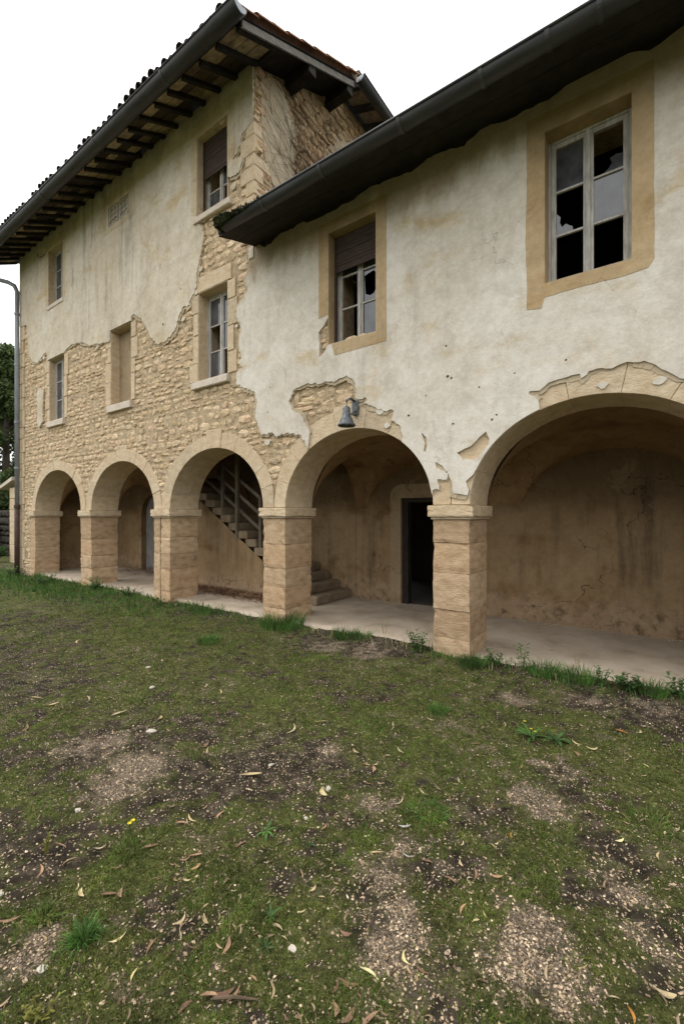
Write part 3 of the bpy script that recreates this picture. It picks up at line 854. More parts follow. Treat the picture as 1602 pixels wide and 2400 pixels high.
# ------------------------------------------------------------------ plaster coats
P0, P1 = -0.026, CORE + .002
JREC.clear()
tp = [(-15.87, 9.69), (-15.87, 7.56)]
tp += jag([(-15.74, 7.52), (-15.33, 7.49), (-15.23, 6.96), (-15.23, 6.65), (-14.93, 6.31), (-14.51, 6.15), (-14.23, 6.28), (-13.92, 6.36), (-13.78, 6.13)])
tp += [(-13.74, 6.10), (-12.82, 6.10)]
tp += jag([(-12.79, 6.08), (-12.63, 6.15), (-12.32, 6.21), (-11.95, 6.16), (-11.67, 6.1), (-11.32, 5.94), (-10.99, 5.91), (-10.42, 5.82)])
tp += [(-10.34, 5.84), (-10.33, 6.07), (-9.43, 6.07)]
tp += jag([(-9.4, 6.06), (-9.4, 6.17), (-9.27, 6.16), (-9.03, 6.02), (-8.85, 5.84), (-8.65, 5.54), (-8.4, 5.32), (-8.17, 5.29), (-7.89, 5.36), (-7.72, 5.49), (-7.63, 5.68), (-7.5, 5.82), (-7.33, 5.81), (-7.21, 5.94), (-7.08, 6.08), (-7.04, 6.42), (-6.96, 6.59), (-6.83, 7.0), (-6.96, 7.23), (-7.07, 7.30)])
tp += [(-7.06, 7.42), (-7.05, 8.91), (-6.17, 8.91), (-6.17, 7.78)]
tp += jag([(-6.12, 7.75), (-5.95, 7.71), (-5.84, 7.75), (-5.78, 7.95), (-6.05, 8.03), (-5.91, 8.09), (-5.84, 8.21), (-5.80, 8.34), (-5.66, 8.39), (-5.53, 8.45), (-5.52, 8.85), (-5.53, 9.21), (-5.52, 9.3)])
tp += [(-5.53, 9.43)]
RUNS_T = list(JREC); JREC.clear()
tall_loops = [tp, rect(WT1[0] - .005, WT1[1] + .005, WT1[2], WT1[3] + .005), rect(*WT2)]

def pit(x, z, r):
    n = random.choice((6, 7, 8)); q = random.uniform(0, 6.28)
    return [(x + math.cos(q + 6.283 * i / n) * r * random.uniform(.7, 1.25), z + math.sin(q + 6.283 * i / n) * r * random.uniform(.7, 1.2)) for i in range(n)]
tall_loops += [pit(-7.56, 6.20, .02), pit(-8.17, 5.66, .03)]
V, F = slab(tall_loops, P0, P1)
obj('plaster_coat', V, F, M['plaster_tall'], tall)
p2 = jag([(-14.6, 5.3), (-14.35, 5.42), (-14.1, 5.3), (-14.16, 4.8), (-14.15, 4.42), (-14.4, 4.3), (-14.56, 4.4), (-14.52, 4.9), (-14.6, 5.3)])[:-1]
V, F = slab([p2], -.024, P1); obj('plaster_patch', V, F, M['plaster_tall'], tall)

lp = [(-5.495, 6.27)]
lp += jag([(-5.53, 6.25), (-5.55, 6.2), (-5.66, 6.08), (-5.53, 5.93), (-5.74, 5.83), (-5.63, 5.6), (-5.82, 5.49), (-5.91, 5.4), (-5.93, 5.26), (-5.82, 5.01), (-5.88, 4.74), (-5.82, 4.52), (-5.78, 4.32), (-5.91, 4.26), (-5.95, 4.07), (-5.74, 3.94), (-5.5, 3.85), (-5.42, 3.7), (-5.46, 3.4), (-5.38, 3.23), (-5.32, 3.08), (-5.07, 3.11), (-5.0, 3.04), (-4.71, 3.06), (-4.44, 2.99), (-4.36, 2.86), arcx(3, -4.31)])
lp += jag([(-4.275, 3.0), (-4.34, 3.15), (-4.47, 3.32), (-4.64, 3.42), (-4.7, 3.56), (-4.61, 3.71), (-4.34, 3.77), (-4.16, 3.76), (-4.12, 3.72), (-3.93, 3.73), (-3.81, 3.7), (-3.58, 3.76), (-3.43, 3.62), (-3.43, 3.41), (-3.35, 3.38), (-3.27, 3.4), (-3.23, 3.35), (-3.3, 3.31), (-3.14, 3.25), (-2.93, 3.15), (-2.87, 3.17), (-2.82, 3.15), (-2.86, 3.02), (-2.71, 2.91), (-2.68, 2.80), arcx(3, -2.70)], .04, .014)
lp += arcrun(3, -2.69, -2.275)
lp += jag([(-2.265, 2.07), (-2.18, 2.07), (-2.2, 2.2), (-2.08, 2.19), (-2.07, 2.29), (-2.22, 2.35), (-2.23, 2.42), (-2.13, 2.36), (-2.04, 2.21), (-1.99, 2.02), (-1.82, 1.99), (-1.80, 2.06), (-1.84, 2.16), (-1.73, 2.27), arcx(4, -1.69)], .04, .012)
lp += arcrun(4, -1.68, -1.02)
lp += jag([(-1.03, 3.0), (-1.13, 3.1), (-1.12, 3.12), (-1.02, 3.11), (-0.93, 3.18), (-0.83, 3.2), (-0.63, 3.22), (-0.62, 3.17), (-0.55, 3.23), (-0.43, 3.24), (-0.35, 3.22), (-0.22, 3.26), (-0.08, 3.24), (0.0, 3.19), (0.09, 3.11), (0.15, 3.06), (0.25, 3.0), arcx(4, .33)], .04, .012)
lp += arcrun(4, .34, .752)
lp += [(.757, -.1), (3.2, -.1), (3.2, 6.25)]
xe = 3.1
while xe > -5.42:
    lp.append((xe, 6.255 + (float(fbm(xe * 3.1, 0.0, 1.0, 301, 3)) - .5) * .20 + random.uniform(-.012, .012)))
    xe -= random.uniform(.03, .11)
RUNS_L = list(JREC); JREC.clear()
wmh = [(-3.915, 5.915), (-3.095, 5.915), (-3.095, 4.27), (-3.915, 4.27), (-4.02, 4.14), (-4.09, 4.13), (-4.08, 4.33), (-4.1, 4.5), (-3.99, 4.58), (-3.915, 4.68)]
low_loops = [lp, wmh, rect(WB[0] - .003, WB[1] + .003, WB[2] - .003, WB[3] + .003),
             jag([(-1.95, 2.51), (-1.79, 2.57), (-1.68, 2.67), (-1.6, 2.73), (-1.56, 2.64), (-1.57, 2.58), (-1.71, 2.42), (-1.88, 2.42), (-1.9, 2.46), (-1.95, 2.51)], .05, .008)[:-1],
             [(-2.42, 2.81), (-2.345, 2.73), (-2.34, 2.64), (-2.36, 2.55), (-2.39, 2.57), (-2.37, 2.66)]]
for (x, z) in [(-2.36, 3.27), (-2.02, 3.43), (-1.68, 3.26), (-1.28, 3.35), (-0.76, 3.39), (-2.09, 3.84), (-1.48, 2.91), (-2.0, 2.87), (-1.53, 2.86), (-2.07, 3.46), (-5.11, 3.85), (-5.17, 3.45), (-2.6, 3.05)]:
    low_loops.append(pit(x, z, random.uniform(.010, .024)))
mb = MB(); mb.box(XC + .02, 3.19, -.012, CORE + .01, 6.12, 6.309); mb.build('eave_shade_strip', M['oldwood'], low)  # added dark strip: stands in for the shadow and dirt line under the eave
V, F = slab(low_loops, P0, P1)
obj('plaster_coat', V, F, M['plaster_low'], low)

def undercoat(runs, parent, mat, blocked):
    for run in runs:
        V, F = [], []
        if len(run) < 3: continue
        ins, outs = [], []
        for i, (x, z) in enumerate(run):
            a = run[max(0, i - 2)]; b = run[min(len(run) - 1, i + 2)]
            dx, dz = b[0] - a[0], b[1] - a[1]; L = math.hypot(dx, dz) or 1
            nx, nz = dz / L, -dx / L
            w = .010 + .085 * max(0, float(fbm(x * 3 + 7, z * 3, 1.0, 201, 3)) - .34) * 1.6 + random.uniform(0, .010)
            if blocked(x + nx * w, z + nz * w): w = .002
            ins.append((x - nx * .02, z - nz * .02)); outs.append((x + nx * w, z + nz * w))
        for i in range(len(run) - 1):
            b = len(V); y = random.uniform(-.013, -.007)
            q = (ins[i], ins[i + 1], outs[i + 1], outs[i])
            V += [(x, y + random.uniform(-.002, .002), z) for x, z in q] + [(x, CORE + .01, z) for x, z in q]
            F += [(b, b + 1, b + 2, b + 3), (b + 3, b + 2, b + 6, b + 7), (b + 1, b, b + 4, b + 5), (b, b + 3, b + 7, b + 4), (b + 2, b + 1, b + 5, b + 6)]
        obj('plaster_undercoat', V, F, mat, parent)
def blk(x, z):
    if any(a - .02 < x < b + .02 and c - .02 < z < d + .02 for (a, b, c, d) in TALLW + LOWW): return True
    for k in range(5):
        a, b = ARCH[k]; c = (a + b) / 2; h = (b - a) / 2 + .012
        if abs(x - c) < h and z < SPR + math.sqrt(max(0, 1 - ((x - c) / h) ** 2)) * (APEX - SPR + .012): return True
    return z < SPR + .02 or (x > XC - .02 and z > 6.28)
M['undercoat'] = plaster_mat('sandy_undercoat', (0.40, 0.32, 0.215), (0.50, 0.42, 0.30), (0.36, 0.27, 0.165), (0.22, 0.19, 0.14), 0.6, crack=0)
undercoat(RUNS_T, tall, M['undercoat'], blk)
undercoat(RUNS_L, low, M['undercoat'], blk)

def flakes(src, n, parent, mat, ok):
    k = 0
    while k < n:
        i = random.randrange(len(src)); x, z = src[i]
        x += random.gauss(0, .10); z += random.gauss(0, .09); r = random.uniform(.035, .085)
        if not ok(x, z, r): continue
        m = random.randint(9, 14); q = random.uniform(0, 6.28)
        P = [(x + math.cos(q + 6.283 * j / m) * r * random.uniform(.6, 1.3), z + math.sin(q + 6.283 * j / m) * r * random.uniform(.45, .9)) for j in range(m)]
        V, F = slab([P], -random.uniform(.015, .018), CORE); obj('plaster_flake', V, F, mat, parent); k += 1
def okt(x, z, r):
    if any(a - .05 < x < b + .05 and c - .05 < z < d + .05 for (a, b, c, d) in TALLW): return False
    return -15.7 < x < -5.6 and z > 3.2 and not inpoly(x, z, tp)
flakes([p for p in tp if -15.6 < p[0] < -5.7 and 5 < p[1] < 8.3], 9, tall, M['plaster_tall'], okt)
def okl(x, z, r):
    if any(a - .05 < x < b + .05 and c - .05 < z < d + .05 for (a, b, c, d) in LOWW + [L3]): return False
    for k in (2, 3, 4):
        a, b = ARCH[k]; c = (a + b) / 2; h = (b - a) / 2 + r * 1.4
        if abs(x - c) < h and z < SPR + math.sqrt(max(0, 1 - ((x - c) / h) ** 2)) * (APEX - SPR + r * 1.4): return False
    return -6.0 < x < .6 and SPR + .1 < z < 6 and not inpoly(x, z, lp)
flakes([p for p in lp if -6.0 < p[0] < .3 and 2 < p[1] < 6.0], 9, low, M['plaster_low'], okl)

# painted ochre bands round the openings: a thin second coat
def band(parent, o, i, y=P0):
    V, F = slab([rect(*o), rect(*i)], y - .004, y + .002); obj('window_band', V, F, M['band'], parent)
wash = [(-1.15, 6.10)] + jag([(-1.15, 6.1), (-1.152, 5.2), (-1.165, 4.8), (-1.15, 4.4), (-1.15, 4.02), (-1.0, 4.0), (-.97, 4.11), (-.6, 4.12), (-.25, 4.11), (-.05, 4.13), (-.004, 4.2), (-.004, 4.5), (-.005, 5.0)], .08, .004)[1:] + [(-.005, 6.10)]
V, F = slab([wash, rect(WB[0] - .004, WB[1] + .004, WB[2] - .004, WB[3] + .004)], P0 - .004, P0 + .002); obj('window_band', V, F, M['band'], low)
V, F = slab([[(-4.09, 4.70), (-4.09, 6.08), (-2.93, 6.08), (-2.93, 4.10), (-3.8, 4.09), (-3.85, 4.265), (-3.09, 4.265), (-3.09, 5.92), (-3.92, 5.92), (-3.92, 4.72)]], P0 - .004, P0 + .002)
obj('window_band', V, F, M['band'], low)
V, F = slab([[(-13.96, 7.5), (-13.96, 9.42), (-12.70, 9.38), (-12.70, 7.55), (-12.84, 7.57), (-12.84, 9.13), (-13.76, 9.13), (-13.76, 7.59)]], P0 - .004, P0 + .002); obj('window_band', V, F, M['band_faint'], tall)
V, F = slab([rect(-10.62, -9.22, 8.36, 9.24), rect(WT2[0] - .004, WT2[1] + .004, WT2[2] - .004, WT2[3] + .004)], P0 - .004, P0 + .002); obj('window_band', V, F, M['band_faint'], tall)
V, F = slab([[(-7.22, 7.5), (-7.22, 9.2), (-5.98, 9.18), (-5.98, 8.1), (-6.16, 8.0), (-6.16, 8.915), (-7.055, 8.915), (-7.055, 7.45)]], P0 - .004, P0 + .002); obj('window_band', V, F, M['band_faint'], tall)

# ------------------------------------------------------------------ windows
def jamb_stone(par, x0, x1, z0, z1, y1=.4, mat=None):
    V, F = prism(rect(x0, x1, z0, z1), random.uniform(-.012, .0), y1, .008)
    return V, F

def pane_poly(par, poly, y):
    V, F = slab([poly], y, y + .004); obj('pane', V, F, M['glass'], par)

def window(parent, w, y, state, cname='window', shutter=None, sill=None, lintel=False, jambs=False):
    x0, x1, z0, z1 = w
    root = empty(cname, ((x0 + x1) / 2, 0, z0), parent)
    root.location = (0, 0, 0)
    # lined reveal (in the plaster houses) so that the opening has real depth
    rv = MB()
    t = .012
    rv.box(x0 - t, x0, P0 + .004 if not jambs else .0, .45, z0, z1); rv.box(x1, x1 + t, P0 + .004 if not jambs else .0, .45, z0, z1)
    rv.box(x0 - t, x1 + t, P0 + .006 if not jambs else .002, .449, z1 + .001, z1 + t); rv.box(x0 - t, x1 + t, P0 + .006 if not jambs else .002, .449, z0 - t, z0 - .001)
    rv.build('reveal', M['ashlar'] if jambs or parent is tall else M['band'], root)
    if state is not None:
        f = MB(); a = .03
        f.box(x0 + .002, x0 + a, y, y + .06, z0 + .002, z1 - .002); f.box(x1 - a, x1 - .002, y, y + .06, z0 + .002, z1 - .002)
        f.box(x0 + a + .001, x1 - a - .001, y, y + .06, z1 - a, z1 - .003); f.box(x0 + a + .001, x1 - a - .001, y - .03, y + .06, z0 + .003, z0 + a + .01)
        f.build('frame', M['sash'], root)
        c = (x0 + x1) / 2
        zl, zh = z0 + a + .012, z1 - a - .002
        for s, (xa, xb) in enumerate(((x0 + a + .002, c - .003), (c + .003, x1 - a - .002))):
            st = .045
            q = MB(); ys = y + .012
            q.box(xa, xa + st, ys, ys + .04, zl, zh); q.box(xb - st, xb, ys, ys + .04, zl, zh)
            q.box(xa + st + .0005, xb - st - .0005, ys, ys + .04, zh - .05, zh); q.box(xa + st + .0005, xb - st - .0005, ys, ys + .04, zl, zl + .055)
            if s == 0: q.box(xb - .018, xb + .022, ys - .014, ys - .001, zl, zh)
            q.build('sash', M['sash'], root)
            ga, gb = xa + st, xb - st; gl, gh = zl + .055, zh - .05
            H = (gh - gl) / 3
            for j in (1, 2):
                g = MB(); g.box(ga + .0005, gb - .0005, ys + .004, ys + .034, gl + H * j - .011, gl + H * j + .011); g.build('glazing_bar', M['sash'], root)
            for j in range(3):              # from the top down
                b, tt = gh - H * (j + 1) + .008, gh - H * j - .008
                A, B = ga - .004, gb + .004
                stt = state[s][j]
                yy = ys + .02
                X = lambda u: A + (B - A) * u
                Z = lambda u: b + (tt - b) * u
                if stt == 'ok':
                    pane_poly(root, rect(A, B, b, tt), yy)
                elif stt == 'lowleft':
                    pane_poly(root, [(X(0), Z(0)), (X(.62), Z(0)), (X(.6), Z(.12)), (X(.5), Z(.16)), (X(.36), Z(.23)), (X(.22), Z(.18)), (X(.14), Z(.3)), (X(.17), Z(.42)), (X(0), Z(.55))], yy)
                elif stt == 'lowright':
                    pane_poly(root, [(X(.3), Z(0)), (X(1), Z(0)), (X(1), Z(.32)), (X(.78), Z(.36)), (X(.55), Z(.32)), (X(.62), Z(.2)), (X(.5), Z(.1))], yy)
                elif stt == 'hole':
                    V, F = slab([rect(A, B, b, tt), [(X(.12), Z(.25)), (X(.4), Z(.16)), (X(.62), Z(.2)), (X(.9), Z(.45)), (X(.93), Z(.7)), (X(.6), Z(.9)), (X(.3), Z(.86)), (X(.06), Z(.82))]], yy, yy + .004)
                    obj('pane', V, F, M['glass'], root)
                elif stt == 'chip':
                    pane_poly(root, [(X(0), Z(0)), (X(.9), Z(0)), (X(1), Z(.55)), (X(1), Z(.78)), (X(.86), Z(.8)), (X(.8), Z(.9)), (X(.88), Z(1)), (X(0), Z(1))], yy)
    if shutter is not None:
        sh = empty('roller_shutter', (0, 0, 0), root)
        z = z1 - .004; ys = y - .075
        k = 0
        while z > shutter:
            V, F = prism([(x0 + .035, z - .045), (x1 - .035, z - .045), (x1 - .035, z), (x0 + .035, z)], ys + random.uniform(-.003, .003), ys + .014, .006)
            obj('slat', V, F, M['shutter'], sh); z -= .048
        for xa, xb in ((x0 + .001, x0 + .034), (x1 - .034, x1 - .001)):
            g = MB(); g.box(xa, xb, ys - .006, ys + .03, z0 + .01, z1 - .002); g.build('guide_rail', M['shutter'], root)
    if sill is not None:
        sx0, sx1, sh_, pr = sill
        V, F = bmblock(sx0, sx1, -pr, y, z0 - sh_ - .014, z0 - .014, .012, .006)
        obj('sill', V, F, M['sillstone'], root)
    if lintel:
        V, F = prism(rect(x0 - .12, x1 + .10, z1 + .014, z1 + .30), -.008, .4, .01); obj('lintel', V, F, M['ashlar'], root)
    if jambs:
        for side in (0, 1):
            z = z0
            while z < z1 - .02:
                h = random.uniform(.32, .62)
                if z1 - z - h < .25: h = z1 - z
                wd = random.uniform(.14, .30)
                if side == 0: r = rect(x0 - wd, x0 - .013, z + .004, z + h - .004)
                else: r = rect(x1 + .013, x1 + wd, z + .004, z + h - .004)
                V, F = prism(r, random.uniform(-.012, .004), .35, .009); obj('jamb', V, F, M['ashlar'], root); z += h
    return root

OK3 = ('ok', 'ok', 'ok')
window(low, WB, .16, (('ok', 'lowleft', 'none'), ('lowright', 'ok', 'none')))
window(low, WM, .20, (('ok', 'none', 'none'), ('ok', 'hole', 'chip')), shutter=5.42)
window(tall, WT3, .19, (('ok', 'none', 'ok'), ('ok', 'ok', 'none')), shutter=8.22, sill=(-7.12, -6.08, .12, .06))
window(tall, WT1, .13, (OK3, OK3), sill=(-13.82, -12.80, .11, .05))
window(tall, L1, .14, (OK3, ('ok', 'ok', 'none')), sill=(-13.85, -12.76, .15, .06), jambs=True)
window(tall, L3, .20, (('ok', 'none', 'ok'), ('ok', 'ok', 'none')), sill=(-7.2, -6.15, .14, .06), lintel=True, jambs=True)
nw = window(tall, L2, .15, None, 'blind_window', sill=(-10.44, -9.40, .16, .06), jambs=True)
mb = MB(); mb.box(L2[0] - .02, L2[1] + .02, .20, .26, L2[2] - .02, L2[3] + .02); mb.build('infill', M['surround'], nw)
bw = empty('blind_grille', (0, 0, 0), tall)
mb = MB(); mb.box(WT2[0] + .002, WT2[1] - .002, .0, .06, WT2[2] + .002, WT2[3] - .002); mb.build('infill', M['plaster_gable'], bw)
for (xa, xb) in ((WT2[0] + .03, -9.99), (-9.90, WT2[1] - .03)):
    g = MB(); za, zb = WT2[2] + .03, WT2[3] - .03
    for u in (0, 1): g.box(xa if u == 0 else xb - .03, xa + .03 if u == 0 else xb, -.022, -.001, za, zb)
    for u in range(4): z = za + (zb - za) * u / 3; g.box(xa + .031, xb - .031, -.02, -.002, z - .012, z + .012)
    g.box((xa + xb) / 2 - .011, (xa + xb) / 2 + .011, -.0195, -.0015, za + .013, zb - .013)
    g.build('grille', M['sash'], bw)

# ------------------------------------------------------------------ rubble stones
def unit_stone(s):
    r = random.Random(s)
    n = 8
    pts = []
    for k in range(n):
        t = 2 * math.pi * (k + .5 + r.uniform(-.22, .22)) / n
        c, q = math.cos(t), math.sin(t)
        m = max(abs(c), abs(q)) ** .93
        pts.append((.5 * c / m * r.uniform(.86, 1.03), .5 * q / m * r.uniform(.84, 1.03)))
    V = []
    ox, oz = r.uniform(-.06, .06), r.uniform(-.06, .06)
    for (x, z) in pts: V.append((x * .80 + ox, -.5 + r.uniform(-.10, .14), z * .76 + oz))
    for (x, z) in pts: V.append((max(-.5, min(.5, x)), -.24 + r.uniform(-.08, .08), max(-.5, min(.5, z))))
    for (x, z) in pts: V.append((x, .5, z))
    V.append((ox, -.52 + r.uniform(-.1, .1), oz))
    F = []
    for k in range(n):
        j = (k + 1) % n
        F.append((24, k, j)); F.append((j, k, n + k, n + j)); F.append((n + j, n + k, 2 * n + k, 2 * n + j))
    return V, F
STV = [unit_stone(100 + k) for k in range(16)]
STM = [mesh('stone', V, F, M['stone']) for V, F in STV]
STG = [mesh('stone', V, F, M['shaded_gable_stone']) for V, F in STV]

def exclude(openings, arches):
    def spans(x0, x1, z):
        iv = [(x0, x1)]
        cut = []
        for (a, b, c, d) in openings:
            if c < z < d: cut.append((a, b))
        for k, off in arches:
            a, b = ARCH[k]; c = (a + b) / 2; h = (b - a) / 2 + off
            R = APEX - SPR + off
            if z < SPR: cut.append((a - .6, b + .6))
            elif z < SPR + R:
                q = math.sqrt(1 - ((z - SPR) / R) ** 2) * h; cut.append((c - q, c + q))
        for (a, b) in cut:
            nv = []
            for (u, v) in iv:
                if b <= u or a >= v: nv.append((u, v)); continue
                if a > u: nv.append((u, a))
                if b < v: nv.append((b, v))
            iv = nv
        return [(u, v) for u, v in iv if v - u > .05]
    return spans

def rubble(x0, x1, z0, z1, spans, covered, hrange, wrange):
    out = []
    z = z0
    while z < z1:
        h = random.uniform(*hrange)
        for (a, b) in spans(x0, x1, z + h / 2):
            x = a
            while x < b - .02:
                w = random.uniform(*wrange) * (1.0 + .35 * (random.random() < .15))
                if b - x - w < .08: w = b - x
                hh = h
                zz = z + random.uniform(-.018, .018)
                if random.random() < .18 and h > .13:      # two thin stones instead of one
                    for q in (0, 1): out.append((x + w / 2, zz + h * (.25 + .5 * q), w * .97, h * .5))
                else:
                    out.append((x + w / 2, zz + h / 2, w * random.uniform(.95, 1.04), hh * random.uniform(.94, 1.10)))
                x += w
        z += h
    return [s for s in out if not covered(s)]

def cov_front(s):
    x, z, w, h = s
    n = 0
    if x > XC - .05 and z > 6.2: return True
    for (u, v) in ((0, 0), (-.42, -.42), (.42, -.42), (.42, .42), (-.42, .42)):
        px, pz = x + w * u, z + h * v
        if inpoly(px, pz, tp) or inpoly(px, pz, p2): n += 1
        elif inpoly(px, pz, lp) and not any(inpoly(px, pz, l) for l in low_loops[1:5]): n += 1
    return n == 5

op = [(a - .14, b + .16, c - .13, d + .02) for (a, b, c, d) in (L1, L2)] + [(L3[0] - .2, L3[1] + .24, L3[2] - .13, L3[3] + .29), (WT3[0], WT3[1], WT3[2] - .12, WT3[3]), (WM[0], WM[1], WM[2], WM[3]), (WB[0], WB[1], WB[2], WB[3]), (WT1[0], WT1[1], WT1[2] - .1, WT1[3]), WT2]
arch_ex = [(0, .25), (1, .26), (2, .27), (3, .26), (4, .26)]
sp = exclude(op, arch_ex)
front = rubble(-15.55, -1.2, SPR - .02, 9.3, sp, cov_front, (.065, .175), (.09, .34))
front += rubble(-15.86, -15.14, 0.0, SPR, exclude([], []), lambda s: False, (.10, .2), (.14, .36))
# gable: stones bared on most of it; the render keeps a strip by the corner
gable_render = jag([(0.42, 6.35), (0.95, 6.5), (1.0, 7.2), (1.1, 7.7), (.95, 8.3), (1.15, 8.8), (.9, 9.25), (.62, 9.55), (.30, 9.45), (.12, 9.2), (.14, 8.5), (.22, 8.0), (.46, 7.6), (.38, 6.9), (.42, 6.35)], .06, .02)[:-1]
gr2 = jag([(2.1, 6.35), (2.9, 6.4), (3.2, 7.4), (3.0, 8.5), (3.4, 9.3), (2.9, 10.2), (2.3, 9.9), (1.9, 9.1), (2.2, 8.2), (1.8, 7.3), (2.1, 6.35)], .07, .03)[:-1]
def cov_gable(s):
    y, z, w, h = s
    if z + h / 2 > (9.40 + .5 * y if y < 2.2 else 10.75): return True
    for G in (gable_render, gr2):
        if all(inpoly(y + w * u, z + h * v, G) for (u, v) in ((0, 0), (-.4, -.4), (.4, -.4), (.4, .4), (-.4, .4))): return True
    return False
gab = rubble(0.03, 5.6, 6.4, 10.7, exclude([], []), cov_gable, (.09, .2), (.14, .42))
V, F = slab([gable_render], XC + .02, XC - .03, 'yz'); obj('gable_render', V, [f[::-1] for f in F], M['plaster_gable'], tall)
V, F = slab([gr2], XC + .004, XC - .03, 'yz'); obj('gable_render', V, [f[::-1] for f in F], M['plaster_gable'], tall)

allst = []
for (x, z, w, h) in front:
    d2 = x * x + 26 + (z - 1.75) ** 2
    allst.append(('f', x, z, w, h, w * h / d2 * (5.13 / math.sqrt(d2))))
for (y, z, w, h) in gab:
    d2 = 30 + (y + 5.13) ** 2 + (z - 1.75) ** 2
    allst.append(('g', y, z, w, h, w * h / d2 * (5.5 / math.sqrt(d2))))
def stone_xf(s):
    kind, a, z, w, h, _ = s
    dep = .10; fr = random.uniform(-.012, .014)
    if kind == 'f': return (a, .058 + fr, z), (w, dep, h), (0, random.uniform(-.05, .05), 0)
    return (XC - .03 - fr, a, z), (w, dep, h), (0, random.uniform(-.04, .04), math.pi / 2)
def is_low(s): return s[0] == 'f' and s[1] > -5.05
def lay(lst, parent):
    lst = sorted(lst, key=lambda s: -s[5])
    for s in lst[:298]:
        l, sc, r = stone_xf(s)
        link('stone', random.choice(STM if s[0] == 'f' else STG), parent, l, sc, r)
    for kd, stone_mat in (('f', M['stone']), ('g', M['shaded_gable_stone'])):
        VV, FF = [], []; b = 0
        for s in lst[298:]:
            if s[0] != kd: continue
            l, sc, r = stone_xf(s)
            V, F = random.choice(STV)
            from mathutils import Euler
            mt = Matrix.Translation(l) @ Euler(r).to_matrix().to_4x4() @ Matrix.Diagonal((*sc, 1))
            VV += [tuple(mt @ Vector(v)) for v in V]; FF += [tuple(i + b for i in f) for f in F]; b += len(V)
        if VV:
            o = obj('small_stones', VV, FF, stone_mat, parent); o['kind'] = 'stuff'
lay([s for s in allst if not is_low(s)], tall)
lay([s for s in allst if is_low(s)], low)

# quoins
z = 0.0; k = 0
while z < 7.45:
    h = random.uniform(.34, .55)
    V, F = prism(rect(-15.885, -15.885 + (.36 if k % 2 else .27), z + .004, z + h - .004), -.014 + random.uniform(-.004, .004), .3, .01)
    obj('quoin', V, F, M['ashlar'], tall); z += h; k += 1
z = 6.42; k = 0
while z < 8.35:
    h = random.uniform(.2, .34)
    a, b = ((.34, .2), (.2, .42))[k % 2]
    V, F = bmblock(XC - a, XC + .016, -.016, b, z + .004, z + h - .004, .014, .006)
    obj('quoin', V, F, M['ashlar'], tall); z += h; k += 1
V, F = bmblock(XC - .10, XC + .03, -.04, .2, 6.10, 6.30, .012, .005); obj('corner_block', V, F, M['sillstone'], tall)

# ------------------------------------------------------------------ roofs
def T(y): return 9.42 + .5 * y          # underside of the boards at x = -4.9
XL, XR = -16.6, -4.9
roof = empty('roof', (0, 0, 0), tall)
mb = MB()
mb.add([(XL, -.82, T(-.82) + .03 + ez(XL)), (XR, -.82, T(-.82) + .03), (XR, 2.15, T(2.15) + .03), (XL, 2.15, T(2.15) + .03 + ez(XL)),
        (XL, -.82, T(-.82) + .055 + ez(XL)), (XR, -.82, T(-.82) + .055), (XR, 2.15, T(2.15) + .055), (XL, 2.15, T(2.15) + .055 + ez(XL))],
       [(0, 3, 2, 1), (4, 5, 6, 7), (0, 1, 5, 4), (1, 2, 6, 5), (2, 3, 7, 6), (3, 0, 4, 7)])
mb.build('roof_deck', M['oldwood'], roof)
nraf = 27
rx = [XL + .25 + (XR - .15 - XL - .25) * k / (nraf - 1) for k in range(nraf)]
for x in rx:
    m = MB(); w = .038; e = ez(x); hh = random.uniform(.06, .08); dx = random.uniform(-.02, .02)
    ya, yb = -.78 + random.uniform(-.02, .02), .06
    q = []
    for y in (ya, yb):
        for (s, t) in ((-w, -hh), (w, -hh), (w, -.004), (-w, -.004)): q.append((x + dx + s, y, T(y) + e + t))
    m.add(q, [(0, 1, 2, 3), (7, 6, 5, 4), (0, 4, 5, 1), (1, 5, 6, 2), (2, 6, 7, 3), (3, 7, 4, 0)])
    m.build('rafter', M['oldwood'], roof)
for x0, x1 in zip(rx[:-1], rx[1:]):
    ys = -.80
    k = 0
    while ys < -.02:
        wd = random.uniform(.15, .24)
        y2 = min(ys + wd, .03)
        if random.random() > .08:
            e0, e1 = ez(x0), ez(x1); up = random.uniform(.0, .012)
            m = MB(); g = .006
            q = [(x0 + .03, ys + g, T(ys + g) + e0 + up), (x1 - .03, ys + g, T(ys + g) + e1 + up), (x1 - .03, y2 - g, T(y2 - g) + e1 + up), (x0 + .03, y2 - g, T(y2 - g) + e0 + up)]
            m.add(q + [(a, b, c + .014) for a, b, c in q], [(0, 3, 2, 1), (4, 5, 6, 7), (0, 1, 5, 4), (1, 2, 6, 5), (2, 3, 7, 6), (3, 0, 4, 7)])
            m.build('soffit_plank', M['plank'], roof)
        ys = y2; k += 1
